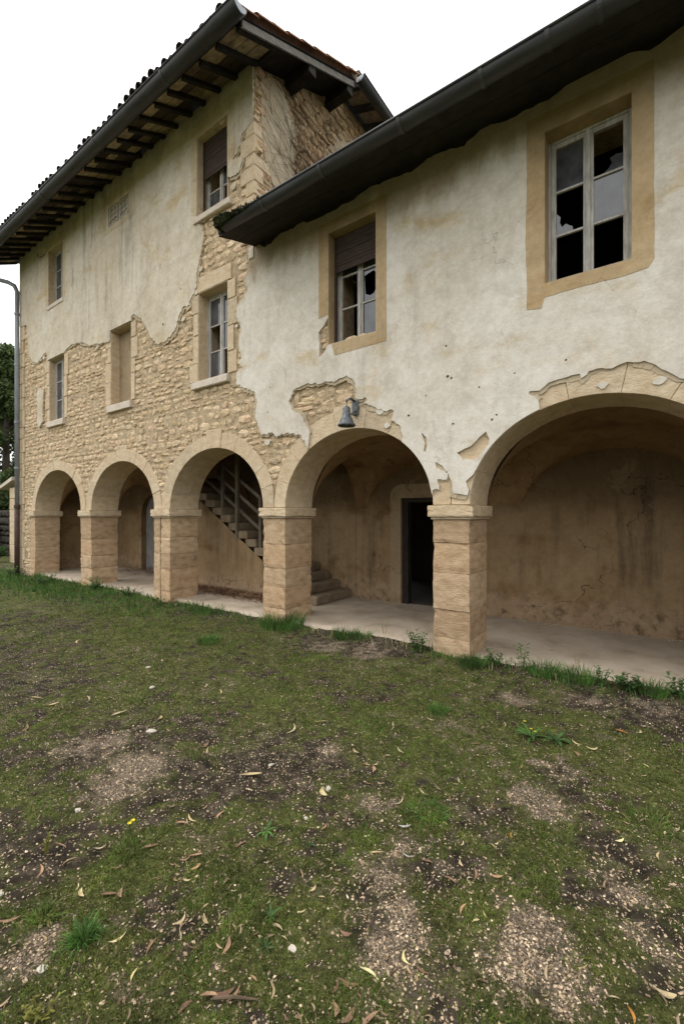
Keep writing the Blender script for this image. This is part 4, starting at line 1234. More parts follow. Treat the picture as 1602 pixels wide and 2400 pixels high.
# verge board, purlin ends
m = MB(); q = []
for y in (-.80, 2.12):
    q += [(XR - .03, y, T(y) - .12), (XR, y, T(y) - .12), (XR, y, T(y) - .005), (XR - .03, y, T(y) - .005)]
m.add(q, [(0, 1, 2, 3), (7, 6, 5, 4), (0, 4, 5, 1), (1, 5, 6, 2), (2, 6, 7, 3), (3, 7, 4, 0)]); m.build('verge_board', M['vergeboard'], roof)
for y in (.85, 2.02):
    m = MB(); m.box(XC - .3, XR - .035, y - .09, y + .09, T(y) - .26, T(y) - .05); m.build('purlin', M['oldwood'], roof)
mb = MB()
mb.add([(XC - .02, .04, T(.04) - .012), (XR - .035, .04, T(.04) - .012), (XR - .035, 2.12, T(2.12) - .012), (XC - .02, 2.12, T(2.12) - .012),
        (XC - .02, .04, T(.04) + .02), (XR - .035, .04, T(.04) + .02), (XR - .035, 2.12, T(2.12) + .02), (XC - .02, 2.12, T(2.12) + .02)],
       [(0, 3, 2, 1), (4, 5, 6, 7), (0, 1, 5, 4), (1, 2, 6, 5), (2, 3, 7, 6), (3, 0, 4, 7)])
mb.build('verge_soffit', M['oldwood'], roof)

def tile_mesh(L=.42, r=.085, th=.016, n=6):
    V, F = [], []
    for y, rr in ((0, r), (L, r * .8)):
        for R in (rr, rr - th):
            for k in range(n + 1):
                t = math.pi * k / n
                V.append((math.cos(t) * R, y, math.sin(t) * R * .85))
    m = n + 1
    for k in range(n):
        F.append((k, k + 1, 2 * m + k + 1, 2 * m + k)); F.append((m + k + 1, m + k, 3 * m + k, 3 * m + k + 1)); F.append((k + 1, k, m + k, m + k + 1))
    F.append((0, 2 * m, 3 * m, m)); F.append((n, m + n, 3 * m + n, 2 * m + n))
    return V, F
TV, TF = tile_mesh()
TM = [mesh('roof_tile', TV, TF, M['tile'], False), mesh('roof_tile', TV, TF, M['tile_dark'], False)]
pitch = math.atan(.5)
cols = int((XR - XL) / .2)
VV, FF = [], []
cp, sn = math.cos(pitch), math.sin(pitch)
for c in range(cols + 1):
    for r in range(9):
        x = XR - .04 - c * .2; y = -.90 + r * .34
        jx, jz, jr = random.uniform(-.012, .012), random.uniform(-.006, .014), random.uniform(-.05, .05)
        z = T(y) + .085 + ez(x)
        if r == 0:
            if random.random() < .25: jz -= .07
            if c == 0: y += .12; z -= .075
            jz += (float(fbm(x * 1.3, 0.0, 1.0, 401, 2)) - .55) * .14
            y -= .12; z += .075
        if c == 0: x = XR + .025
        if r == 0 or c == 0:
            o = link('roof_tile', TM[1 if (r == 0 and c > 0) else 0], roof, (x + jx, y, z + jz), None, (pitch, 0, jr))
        else:
            b = len(VV)
            VV += [(x + jx + v[0], y + v[1] * cp - v[2] * sn, z + jz + v[1] * sn + v[2] * cp) for v in TV]
            FF += [tuple(i + b for i in f) for f in TF]
    # channel tile between covers
    b = len(VV)
o = obj('roof_tiles', VV, FF, M['tile'], roof); o['kind'] = 'stuff'
for k in range(24):                                  # ridge tiles
    x = XR - .02 - k * .40
    q = [(p[1], p[0] * 1.25, p[2] * 1.25) for p in TV]
    link('ridge_tile', bpy.data.meshes.get('ridge_tile') or mesh('ridge_tile', q, [f[::-1] for f in TF], M['tile']), roof, (x - .40, 2.12, T(2.12) + .12 + ez(x)))
V, F = bmblock(XR - .03, XR + .015, 2.02, 2.22, T(2.12) + .06, T(2.12) + .22, .03, .008); obj('ridge_end', V, F, M['sillstone'], roof)

# gutters: half-round troughs with a rolled rim, joints and an open or capped end
def gutter(parent, a, b, r, side, joints, cap=True, mat=None, name='gutter'):
    """a, b: ends of the trough's axis at rim height; side: unit vector away from the wall"""
    a = Vector(a); b = Vector(b); s = Vector(side); n = 12
    mat = mat or M['zinc_dark']
    m = MB(); V = []
    L = max(2, int((b - a).length / .6))
    for k in range(L + 1):
        p = a.lerp(b, k / L) + Vector((0, 0, random.uniform(-.006, .006)))
        for R in (r, r - .006):
            for j in range(n + 1):
                t = math.pi * j / n
                V.append(p + s * (math.cos(t) * R) - Vector((0, 0, 1)) * (math.sin(t) * R))
    F = []; w = 2 * (n + 1)
    for k in range(L):
        for j in range(n):
            o = k * w + j; F.append((o, o + 1, o + w + 1, o + w)); o += n + 1; F.append((o + 1, o, o + w, o + w + 1))
        o = k * w; F.append((o, o + w, o + w + n + 1, o + n + 1)); F.append((o + n, o + 2 * n + 1, o + w + 2 * n + 1, o + w + n))
    for e in (0, L * w):
        for j in range(n): F.append((e + j, e + j + 1, e + n + 2 + j, e + n + 1 + j))
    m.add(V, F)
    m.tube([a + s * (r + .004), b + s * (r + .004)], .014, 8)
    g = m.build(name, mat, parent, True)
    if cap:
        for e in ((b,) if cap == 1 else (a, b)):
            q = [e] + [e + s * (math.cos(math.pi * j / n) * (r - .007)) - Vector((0, 0, 1)) * (math.sin(math.pi * j / n) * (r - .007)) for j in range(n + 1)]
            d = (b - a).normalized() * .004
            obj('end_cap', [x - d for x in q] + [x + d for x in q], [(0, j + 1, j + 2) for j in range(n)] + [(n + 2, n + 4 + j, n + 3 + j) for j in range(n)], M['zinc'], g)
    for t in joints:
        p = a.lerp(b, t); d = (b - a).normalized() * .02
        V = []; 
        for e in (-1, 1):
            for R in (r + .008, r + .001):
                for j in range(n + 1):
                    q = math.pi * j / n
                    V.append(p + d * e + s * (math.cos(q) * R) - Vector((0, 0, 1)) * (math.sin(q) * R))
        F = []; w = 2 * (n + 1)
        for j in range(n): F += [(j, j + 1, w + j + 1, w + j), (j, n + 1 + j, n + 2 + j, j + 1), (w + j, w + j + 1, w + n + 2 + j, w + n + 1 + j)]
        obj('joint_band', V, F, M['joint'], g)
    return g
gutter(tall, (-17.0, -.93, 9.06 + ez(-17.0)), (-4.80, -.93, 9.06), .125, (0, -1, 0), (.2, .45, .66, .85), 1)
gutter(low, (3.3, -.80, 6.09), (-5.30, -.80, 6.15), .095, (0, -1, 0), (.385, .428, .475, .545, .65, .78, .9), 1)
gutter(tall, (-4.86, 7.6, 10.72), (-4.86, 2.25, 10.66), .11, (1, 0, 0), (.3, .7), 1)
# rear block eave of the tall house, running back from the ridge
mb = MB()
mb.add([(XC - 6, 2.3, 12.9), (-4.9, 2.3, 10.76), (-4.9, 7.6, 10.76), (XC - 6, 7.6, 12.9), (XC - 6, 2.3, 13.0), (-4.9, 2.3, 10.86), (-4.9, 7.6, 10.86), (XC - 6, 7.6, 13.0)],
       [(0, 3, 2, 1), (4, 5, 6, 7), (0, 1, 5, 4), (1, 2, 6, 5), (2, 3, 7, 6), (3, 0, 4, 7)])
mb.build('rear_roof', M['tile_dark'], roof)
mb = MB(); mb.box(-16.4, XC - 6.01, 2.3, 7.6, 12.8, 12.95); mb.build('rear_roof', M['tile_dark'], roof)
for k in range(9):
    y = 2.45 + k * .55
    m = MB(); m.add([(XC - .1, y - .05, 10.86), (-4.97, y - .05, 10.64), (-4.97, y + .05, 10.64), (XC - .1, y + .05, 10.86), (XC - .1, y - .05, 10.97), (-4.97, y - .05, 10.76), (-4.97, y + .05, 10.76), (XC - .1, y + .05, 10.97)],
                    [(0, 3, 2, 1), (4, 5, 6, 7), (0, 1, 5, 4), (1, 2, 6, 5), (2, 3, 7, 6), (3, 0, 4, 7)]); m.build('rafter', M['oldwood'], roof)
    if k < 8:
        m = MB(); m.add([(XC, y + .055, 10.94), (-4.97, y + .055, 10.735), (-4.97, y + .495, 10.735), (XC, y + .495, 10.94), (XC, y + .055, 10.955), (-4.97, y + .055, 10.75), (-4.97, y + .495, 10.75), (XC, y + .495, 10.955)],
                        [(0, 3, 2, 1), (4, 5, 6, 7), (0, 1, 5, 4), (1, 2, 6, 5), (2, 3, 7, 6), (3, 0, 4, 7)]); m.build('soffit_plank', M['plank'], roof)

# low roof
lroof = empty('roof', (0, 0, 0), low)
def U(y): return 6.30 + .30 * y
mb = MB()
mb.add([(XC + .03, -.78, U(-.78) + .03), (3.5, -.78, U(-.78) + .03), (3.5, 2.6, U(2.6) + .03), (XC + .03, 2.6, U(2.6) + .03),
        (XC + .03, -.78, U(-.78) + .10), (3.5, -.78, U(-.78) + .10), (3.5, 2.6, U(2.6) + .10), (XC + .03, 2.6, U(2.6) + .10)],
       [(0, 3, 2, 1), (4, 5, 6, 7), (0, 1, 5, 4), (1, 2, 6, 5), (2, 3, 7, 6), (3, 0, 4, 7)])
mb.add([(XC + .03, 2.61, U(2.6) + .03), (3.5, 2.61, U(2.6) + .03), (3.5, 5.9, 6.4), (XC + .03, 5.9, 6.4), (XC + .03, 2.61, U(2.6) + .10), (3.5, 2.61, U(2.6) + .10), (3.5, 5.9, 6.47), (XC + .03, 5.9, 6.47)],
       [(0, 3, 2, 1), (4, 5, 6, 7), (0, 1, 5, 4), (1, 2, 6, 5), (2, 3, 7, 6), (3, 0, 4, 7)])
mb.build('roof_deck', M['oldwood'], lroof)
ys_ = [-.775, -.60, -.42, -.21, .03]
for ya, yb in zip(ys_[:-1], ys_[1:]):
    m = MB(); q = []
    for y in (ya + .004, yb - .004):
        for t in (random.uniform(-.012, -.004), .026): q += [(XC + .04, y, U(y) + t), (3.4, y, U(y) + t)]
    m.add(q, [(0, 1, 5, 4), (2, 6, 7, 3), (0, 2, 3, 1), (4, 5, 7, 6), (0, 4, 6, 2), (1, 3, 7, 5)])
    m.build('soffit_board', M['oldwood'], lroof)
VV, FF = [], []
for c in range(44):
    x = XC + .12 + c * .205
    for r in range(9):
        y = -.76 + r * .36; z = U(y) + .11 + random.uniform(-.006, .01)
        sl = math.atan(.3); cc, ss = math.cos(sl), math.sin(sl)
        b = len(VV); VV += [(x + v[0], y + v[1] * cc - v[2] * ss, z + v[1] * ss + v[2] * cc) for v in TV]; FF += [tuple(i + b for i in f) for f in TF]
o = obj('roof_tiles', VV, FF, M['tile_dark'], lroof); o['kind'] = 'stuff'

# ------------------------------------------------------------------ rain pipe
pipe = empty('rain_pipe', (-15.98, -.06, 0))
tag(pipe, 'tall grey zinc rain pipe at the far left corner with a brown iron foot', 'drainpipe')
px_, py_ = -15.80, -.11
pts = [(-16.75, -.90, 9.32), (-16.7, -.86, 9.18), (-16.5, -.62, 9.02), (-16.0, -.28, 8.86), (-15.86, -.16, 8.76), (px_, py_, 8.58), (px_, py_, 7.0), (px_, py_, 2.05)]
pipe.location = (0, 0, 0)
MB().tube(pts, .062, 12).build('pipe', M['zinc'], pipe, True)
MB().tube([(px_, py_, 2.08), (px_, py_, -.12)], .072, 12).build('cast_iron_foot', M['rust'], pipe, True)
for z in (7.9, 6.35, 4.6, 3.2):
    MB().lathe([(.064, -.03), (.075, -.03), (.075, .03), (.064, .03)], (px_, py_, z), 12).build('collar', M['zinc'], pipe)
MB().lathe([(.07, -.05), (.085, -.05), (.085, .05), (.06, .05)], (px_, py_, 2.02), 12).build('collar', M['rust'], pipe)

# small broken cable stub by the top left window
cab = MB().tube([(-14.35, -.05, 9.25), (-14.3, -.10, 9.14), (-14.15, -.11, 9.06), (-14.0, -.09, 9.04), (-13.9, -.05, 9.1)], .012, 6).build('cable', M['zinc_dark'])
tag(cab, 'short loose cable on the wall beside the topmost left window', 'cable')

# ------------------------------------------------------------------ wall lamp over the fourth arch
lampo = empty('wall_lamp', (-3.46, -.03, 3.3)); lampo.location = (0, 0, 0)
tag(lampo, 'tarnished bell-shaped lamp on the wall above the crown of an arch', 'lamp')
lc = (-3.46, -.20, 0)
V, F = bmblock(-3.48, -3.38, -.055, -.006, 3.16, 3.37, .012, .004); obj('wall_plate', V, F, M['lamp'], lampo)
MB().tube([(-3.43, -.05, 3.36), (-3.44, -.14, 3.38), (-3.46, -.20, 3.34), (-3.46, -.20, 3.24)], .018, 8).build('arm', M['lamp'], lampo, True)
MB().tube([(-3.40, -.05, 3.22), (-3.41, -.12, 3.18), (-3.43, -.17, 3.14)], .012, 8).build('brace', M['lamp'], lampo, True)
MB().lathe([(.001, .27), (.04, .268), (.055, .24), (.05, .19), (.062, .17), (.062, .13), (.08, .11), (.092, .075), (.10, .04), (.122, .03), (.124, .005), (.114, .0), (.09, .03), (.06, .09)], (lc[0], lc[1], 2.985), 20).build('lamp_shade', M['lamp'], lampo, True)
MB().lathe([(.001, .0), (.03, .012), (.034, .05), (.02, .09), (.001, .1)], (lc[0], lc[1], 2.995), 12).build('bulb', M['sash'], lampo, True)

# ------------------------------------------------------------------ staircase under the third arch
stair = empty('staircase', (-6.8, 1.8, 0)); stair.location = (0, 0, 0)
tag(stair, 'worn stone staircase climbing left behind the arcade with a thin railing', 'staircase')
NS = 19; RI, TR = .172, .275; X0 = -5.16; YS = 1.28
for k in range(NS):
    x1 = X0 - TR * k; z1 = FL + RI * (k + 1)
    V, F = bmblock(x1 - TR - .06, x1, YS - .022, YB - .012, z1 - RI + .003, z1, .014, .006)
    obj('step', V, F, M['step'], stair)
sw = [(X0 - TR - .1, -.02), (X0 - TR * NS, -.02), (X0 - TR * NS, FL + RI * (NS - 1) + .02), (X0 - TR - .1, FL + .10)]
V, F = slab([sw], YS - .035, YS - .024); obj('side_wall', V, F, M['gallery'], stair)
def st(x): return FL + (X0 - x) / TR * RI
for x in (-5.45, -6.72, -7.95, -9.2):
    MB().box(x - .03, x + .03, YS + .0, YS + .06, st(x) + .02, st(x) + 1.12).build('post', M['rail'], stair)
MB().box(-7.42, -7.36, YS - .06, YS + .0, 1.25, 3.25).build('newel', M['rail'], stair)
for h in (.42, .74, 1.08):
    MB().bar((-5.4, YS + .06, st(-5.4) + h), (-10.2, YS + .06, st(-10.2) + h), .035, .07).build('rail', M['rail'], stair)

# ------------------------------------------------------------------ garden wall, trees at the far left
gw = empty('garden_wall', (0, 0, 0))
tag(gw, 'low dark garden wall beyond the house with a pale pillar under a sloping stone cap', 'wall')
z = -.25; k = 0
while z < 2.75:
    h = min(random.uniform(.35, .5), 2.86 - z)
    V, F = bmblock(-20.72, -20.1, 1.2, 1.8, z + .004, z + h - .004, .015, .006); obj('block', V, F, M['ashlar'], gw); z += h
m = MB(); m.add([(-21.45, 1.05, 2.78), (-20.0, 1.05, 3.10), (-20.0, 2.0, 3.10), (-21.45, 2.0, 2.78), (-21.45, 1.05, 2.90), (-20.0, 1.05, 3.24), (-20.0, 2.0, 3.24), (-21.45, 2.0, 2.90)],
                [(0, 3, 2, 1), (4, 5, 6, 7), (0, 1, 5, 4), (1, 2, 6, 5), (2, 3, 7, 6), (3, 0, 4, 7)]); m.build('coping', M['sillstone'], gw)
mb = MB(); mb.box(-30, -20.74, 2.06, 2.5, -.3, 1.95); mb.build('core', M['oldwood'], gw)
z = -.1
while z < 1.95:
    h = random.uniform(.14, .36); x = -30
    while x < -20.8:
        w = random.uniform(.25, .6)
        link('stone', random.choice(STM[:4]), gw, (x + w / 2, 2.03, z + h / 2), (w * .98, .16, h * .98))
        x += w
    z += h
dm = simple('shaded_dark_stone', [(0.3, (0.02, 0.018, 0.013)), (0.7, (0.065, 0.056, 0.042))], 6, rough=0.95, bs_=.6, bd=.02)  # very dark colour paints in the shade on the garden wall
for ch in gw.children:
    if ch.name.startswith('stone'):
        ch.material_slots[0].link = 'OBJECT'; ch.material_slots[0].material = dm

def leaves_cloud(C, R, n, size, seed):
    """leaf quads spread through clumps"""
    r = np.random.default_rng(seed)
    k = r.integers(0, len(C), n)
    d = r.normal(size=(n, 3)); d /= np.linalg.norm(d, axis=1)[:, None]
    rad = r.uniform(.25, 1.0, n) ** .5
    P = C[k] + d * (R[k] * rad)[:, None] * np.array([1, 1, .85])
    a = r.normal(size=(n, 3)); a /= np.linalg.norm(a, axis=1)[:, None]
    b = np.cross(a, r.normal(size=(n, 3))); b /= np.linalg.norm(b, axis=1)[:, None] + 1e-9
    s = size * r.uniform(.6, 1.4, n)
    A = a * s[:, None]; B = b * (s * .45)[:, None]
    V = np.stack([P - A, P + B, P + A, P - B], 1).reshape(-1, 3)
    F = np.arange(4 * n).reshape(n, 4)
    return V, F

def tree(loc, h, rad, label, seed, mat, n=9000, size=.10, conic=True):
    r = np.random.default_rng(seed)
    t = empty('tree', loc); tag(t, label, 'tree')
    b = MB(); b.tube([(0, 0, -.2), (.05, .03, h * .35), (.0, .08, h * .7), (.02, .05, h * .93)], [rad * .09, rad * .07, rad * .04, .02], 8)
    b.build('trunk', M['bark'], t, True)
    lm = MB()
    C = []; R = []
    for k in range(46):
        u = r.uniform(.12, 1.0)
        q = rad * ((1 - u) ** .7 + .12 if conic else math.sin(math.pi * min(.97, u * .8 + .2)) ** .6)
        a = r.uniform(0, 6.283); rr = q * r.uniform(.3, .95)
        C.append((math.cos(a) * rr, math.sin(a) * rr, h * u)); R.append(rad * r.uniform(.16, .34))
        if k < 18: lm.tube([(0.02, .05, h * u * .85), (C[-1][0] * .6, C[-1][1] * .6, h * u * .95), C[-1]], [rad * .025, rad * .014, .008], 5)
    lm.build('limb', M['bark'], t, True)
    V, F = leaves_cloud(np.array(C), np.array(R), n, size, seed + 5)
    npobj('crown', V, F, mat, t)
    return t
tree((-28.6, 3.4, -.1), 10.6, 3.0, 'dark evergreen tree behind the garden wall, tallest at the left edge', 11, M['tree_dark'], 26000, .12)
tree((-24.3, 4.0, -.1), 7.6, 2.2, 'bushy evergreen between the tallest tree and the house corner', 12, M['tree_dark'], 16000, .10)
tree((-32.0, 5.2, -.1), 10.2, 3.6, 'lighter green tree standing behind the tallest dark evergreen', 13, M['tree_mid'], 16000, .13, False)
tree((-34.0, 9.0, -.1), 8.0, 3.5, 'broad green tree farthest back beyond the garden wall', 17, M['tree_dark'], 9000, .16, False)
def shrub(loc, h, rad, label, seed, mat, n, size):
    r = np.random.default_rng(seed)
    t = empty('shrub', loc); tag(t, label, 'shrub')
    m = MB(); C = []; R = []
    for k in range(14):
        a = r.uniform(0, 6.283); q = rad * r.uniform(.1, .8); z = h * r.uniform(.3, .85)
        C.append((math.cos(a) * q, math.sin(a) * q, z)); R.append(rad * r.uniform(.25, .45))
        m.tube([(0, 0, 0), (C[-1][0] * .5, C[-1][1] * .5, z * .6), C[-1]], [.02, .014, .005], 5)
    m.build('stem', M['bark'], t)
    V, F = leaves_cloud(np.array(C), np.array(R), n, size, seed + 1)
    npobj('foliage', V, F, mat, t)
shrub((-21.8, 3.0, 0), 3.3, .9, 'yellowing shrub behind the sloping stone cap', 21, M['tree_mid'], 5500, .06)
shrub((-25.4, 1.5, -.1), 2.0, 1.5, 'dark ivy-like shrub sprawling before the garden wall', 29, M['tree_dark'], 7000, .07)
shrub((-21.0, .9, -.15), .8, .4, 'dark green shrub at the foot of the pale pillar', 23, M['weed'], 1500, .04)

# ------------------------------------------------------------------ bare creeper on the gable
cr = MB(); rr = random.Random(4)
def stem(y, z, ang, L, r, depth=0):
    pts = [(XC + .035, y, z)]
    n = max(3, int(L / .18))
    for k in range(n):
        ang += rr.gauss(0, .14)
        y += math.cos(ang) * L / n; z += math.sin(ang) * L / n
        if z > (9.30 + .5 * y if y < 2.2 else 10.6) or y < .1 or y > 5: break
        pts.append((XC + .035 + rr.uniform(-.008, .02), y, z))
        if depth < 2 and rr.random() < .42:
            stem(y, z, ang + rr.choice((-1, 1)) * rr.uniform(.3, .8), L * (1 - k / n) * .75, r * .65, depth + 1)
    if len(pts) > 2: cr.tube(pts, [r * (1 - .7 * k / len(pts)) for k in range(len(pts))], 4, False)
for k in range(11):
    stem(rr.uniform(1.4, 4.6), 6.5, rr.uniform(1.6, 2.6), rr.uniform(2.5, 4.4), .007)
tag(cr.build('bare_creeper', M['creeper']), 'leafless creeper stems fanning over the bare stone gable', 'climbing plant')

# moss on the low gutter's left end
n = 10000
r_ = np.random.default_rng(3)
xx = -5.40 + np.abs(r_.normal(0, .32, n)); keep = xx < -4.2; xx = xx[keep]; n = len(xx)
yy = r_.uniform(-.93, -.70, n); hh = .15 * np.exp(-(xx + 5.40) * 1.5) * (.4 + fbm(xx, yy, 9, 5))
zz = 6.12 + r_.uniform(-.25, 1, n) * hh
a = r_.normal(size=(n, 3)); a /= np.linalg.norm(a, axis=1)[:, None]; a[:, 2] = np.abs(a[:, 2])
b = np.cross(a, r_.normal(size=(n, 3))); b /= np.linalg.norm(b, axis=1)[:, None]
s = r_.uniform(.010, .026, n)[:, None]
Pm = np.stack([xx, yy, zz], 1)
V = np.stack([Pm - b * s * .6, Pm + b * s * .6, Pm + a * s * 1.6], 1).reshape(-1, 3)
o = npobj('gutter_moss', V, np.arange(3 * n).reshape(n, 3), M['gutmoss'])
tag(o, 'dark moss growing over the left end of the lower gutter', None, None, 'stuff')

# ------------------------------------------------------------------ lawn: grass, moss, gravel and litter
CX, CY = 0.0, -5.13
def sample(n, rmin, rmax, seed, power=1.0):
    """points over the yard, denser near the viewer's end of it"""
    r = np.random.default_rng(seed)
    u = r.uniform(0, 1, n)
    R = (rmin ** power + u * (rmax ** power - rmin ** power)) ** (1 / power)
    a = r.uniform(math.radians(70), math.radians(178), n)
    x = CX + np.cos(a) * R; y = CY + np.sin(a) * R
    k = (y < 0.16) & (x > -19) & (x < 2.5)
    k &= ~((y > 0.0) & (np.abs(x + 1e9) < 0))
    return x[k], y[k], r

def in_pier(x, y, m=0.0):
    t = np.zeros_like(x, bool)
    for (a, b) in PIERS: t |= (x > a - m) & (x < b + m) & (y > -.02 - m)
    t |= (x < -14.77) & (x > -15.95) & (y > -.03)
    return t

def pebbles(name, n, smin, smax, seed, dens, label, rmax=9.5, power=.55):
    x, y, r = sample(n, 1.15, rmax, seed, power)
    g, e = cover(x, y)
    k = (r.uniform(0, 1, len(x)) < dens(g, e, x, y)) & ~in_pier(x, y)
    x, y = x[k], y[k]; n = len(x)
    base = np.array([(1, 0, 0), (0, 1, 0), (-1, 0, 0), (0, -1, 0), (0, 0, .7), (0, 0, -.5)], float)
    s = (smin * (smax / smin) ** (r.uniform(0, 1, n) ** 2.0))
    jit = r.uniform(.65, 1.3, (n, 6, 1))
    B = base[None] * jit * s[:, None, None] * np.stack([r.uniform(.8, 1.3, n), r.uniform(.7, 1.1, n), r.uniform(.6, 1.0, n)], 1)[:, None, :]
    a = r.uniform(0, 6.283, n); c, q = np.cos(a)[:, None], np.sin(a)[:, None]
    tilt = r.normal(0, .35, (n, 1))
    X = B[:, :, 0] * c - B[:, :, 1] * q; Y = B[:, :, 0] * q + B[:, :, 1] * c; Z = B[:, :, 2] + X * tilt
    z = gz(x, y)
    V = np.stack([X + x[:, None], Y + y[:, None], Z + (z + s * .22)[:, None]], -1).reshape(-1, 3)
    f = np.array([(0, 1, 4), (1, 2, 4), (2, 3, 4), (3, 0, 4), (1, 0, 5), (2, 1, 5), (3, 2, 5), (0, 3, 5)])
    F = (f[None] + (np.arange(n) * 6)[:, None, None]).reshape(-1, 3)
    o = npobj(name, V, F, M['pebble'])
    tag(o, label, None, None, 'stuff')
    return n

def blades(name, n, seed, dens, hmin, hmax, wid, mat, label, rmax=16, power=.6, lean=.6, xlim=None):
    x, y, r = sample(n, 1.1, rmax, seed, power)
    if xlim is not None:
        k = xlim(x, y); x, y = x[k], y[k]
    g, e = cover(x, y)
    k = (r.uniform(0, 1, len(x)) < dens(g, e, x, y)) & ~in_pier(x, y)
    x, y = x[k], y[k]; n = len(x)
    z = gz(x, y) - .004
    dist = np.hypot(x - CX, y - CY)
    h = r.uniform(hmin, hmax, n) * (.6 + .8 * fbm(x, y, 5, 77)); w = wid * r.uniform(.7, 1.3, n) * np.clip(dist / 3.0, 1, 3)
    a = r.uniform(0, 6.283, n); l = np.abs(r.normal(0, lean, n)); b = r.uniform(0, 6.283, n)
    dx, dy = np.cos(a) * w, np.sin(a) * w
    tx, ty = np.cos(b) * h * l, np.sin(b) * h * l
    p = np.stack([x, y, z], 1)
    D = np.stack([dx, dy, np.zeros(n)], 1)
    m_ = p + np.stack([tx * .35, ty * .35, h * .6], 1); t_ = p + np.stack([tx, ty, h * np.clip(1 - l * .35, .35, 1)], 1)
    V = np.stack([p - D, p + D, m_ + D * .7, m_ - D * .7, t_], 1).reshape(-1, 3)
    base = np.arange(n) * 5
    # one quad and one tip as triangles
    f = np.array([(0, 1, 2), (0, 2, 3), (3, 2, 4)])
    F = (f[None] + base[:, None, None]).reshape(-1, 3)
    o = npobj(name, V, F, mat); tag(o, label, None, None, 'stuff')
    return n

n1 = pebbles('gravel', 330000, .0026, .0090, 41, lambda g, e, x, y: np.clip(g * .72 * (.5 + 1.0 * fbm(x, y, 13, 23)) + .085 + .19 * (1 - e) * (.4 + fbm(x, y, 6, 19)), 0, 1), 'pale gravel showing through the moss across the yard')
n2 = blades('moss', 420000, 42, lambda g, e, x, y: np.clip(e * 1.1 + .08, 0, 1) * (1 - .75 * g), .006, .020, .0026, M['moss'], 'short olive moss covering the yard', 9.5, .55, .9)
n3 = blades('grass', 280000, 43, lambda g, e, x, y: np.clip((e - .12) * 1.3, 0, 1) * (1 - g) * np.clip(.06 + 5.0 * (fbm(x, y, 4.5, 91) - .47), 0, 1), .016, .055, .0018, M['grass'], 'sparse short grass on the yard', 16, .75, .7)
def edge(x, y):
    line = -.06 + (fbm(x, x * 0, 1.9, 95) - .5) * .28
    return np.exp(-((y - line) / .13) ** 2) * np.clip((fbm(x, y, 1.7, 96) - .28) * 5, 0, 1) * np.where((x > -3.6) & (x < -2.5), .15, 1) * np.where(x < -7, 1.6, 1) + np.where(x < -9, .5, 0) * np.exp(-((y + .0) / .14) ** 2)
n4 = blades('edge_grass', 170000, 44, lambda g, e, x, y: edge(x, y), .04, .13, .0022, M['lush'], 'tufty grass along the edge of the arcade floor', 17, 1.0, .55, lambda x, y: (y > -.5) & (x > -14))
def dead(x, y): return np.exp(-((y + .02) / .16) ** 2) * np.clip((fbm(x, y, 3.1, 97) - .42) * 5, 0, 1)
blades('dry_stems', 26000, 46, lambda g, e, x, y: dead(x, y), .05, .20, .0014, M['strawleaf'], 'thin dead grass stems along the edge of the arcade floor', 15, 1.0, .7, lambda x, y: (y > -.5) & (x > -12))
n5 = blades('lush_grass', 160000, 45, lambda g, e, x, y: np.clip((-6.2 - x) / 5, 0, 1) * np.clip(1.2 - np.abs(y + .55) / (.55 + .06 * np.clip(-x - 6, 0, 12)), 0, 1),   .05, .15, .0026, M['lush'], 'greener taller grass near the far end of the houses', 19, 1.4, .6, lambda x, y: (x < -6))

def leaf_variant(seed):
    r = random.Random(seed); n = 5
    V = []; w0 = r.uniform(.06, .16); curl = r.uniform(.2, 1.1) * r.choice((-1, 1)); up = r.uniform(.1, .7); tw = r.uniform(-1.6, 1.6)
    for k in range(n + 1):
        t = k / n; w = w0 * math.sin(math.pi * (t * .92 + .05)) ** .8
        x = t - .5; y = curl * (t - .5) ** 2; z = up * (t - .5) ** 2 + .02
        a = tw * (t - .5)
        V.append((x, y - w * math.cos(a), z + w * .45 + w * math.sin(a))); V.append((x, y, z)); V.append((x, y + w * math.cos(a), z + w * .45 - w * math.sin(a)))
    F = []
    for k in range(n):
        o = k * 3; F += [(o, o + 1, o + 4, o + 3), (o + 1, o + 2, o + 5, o + 4)]
    return V, F
LFV = [leaf_variant(300 + k) for k in range(8)]
def litter(name, n, seed, size, label, region, mat, zfun):
    r = np.random.default_rng(seed)
    x, y = region(n, r); n = len(x)
    VV, FF = [], []; b = 0
    z = zfun(x, y, r)
    for k in range(n):
        V, F = LFV[r.integers(0, 8)]
        V = np.array(V) * size * r.uniform(.5, 1.3)
        a = r.uniform(0, 6.283); c, s = math.cos(a), math.sin(a); t = r.normal(0, .3)
        X = V[:, 0] * c - V[:, 1] * s; Y = V[:, 0] * s + V[:, 1] * c; Z = V[:, 2] + V[:, 0] * t
        VV.append(np.stack([X + x[k], Y + y[k], Z + z[k]], 1)); FF.append(np.array(F) + b); b += len(V)
    o = npobj(name, np.concatenate(VV), np.concatenate(FF), mat); tag(o, label, None, None, 'stuff')
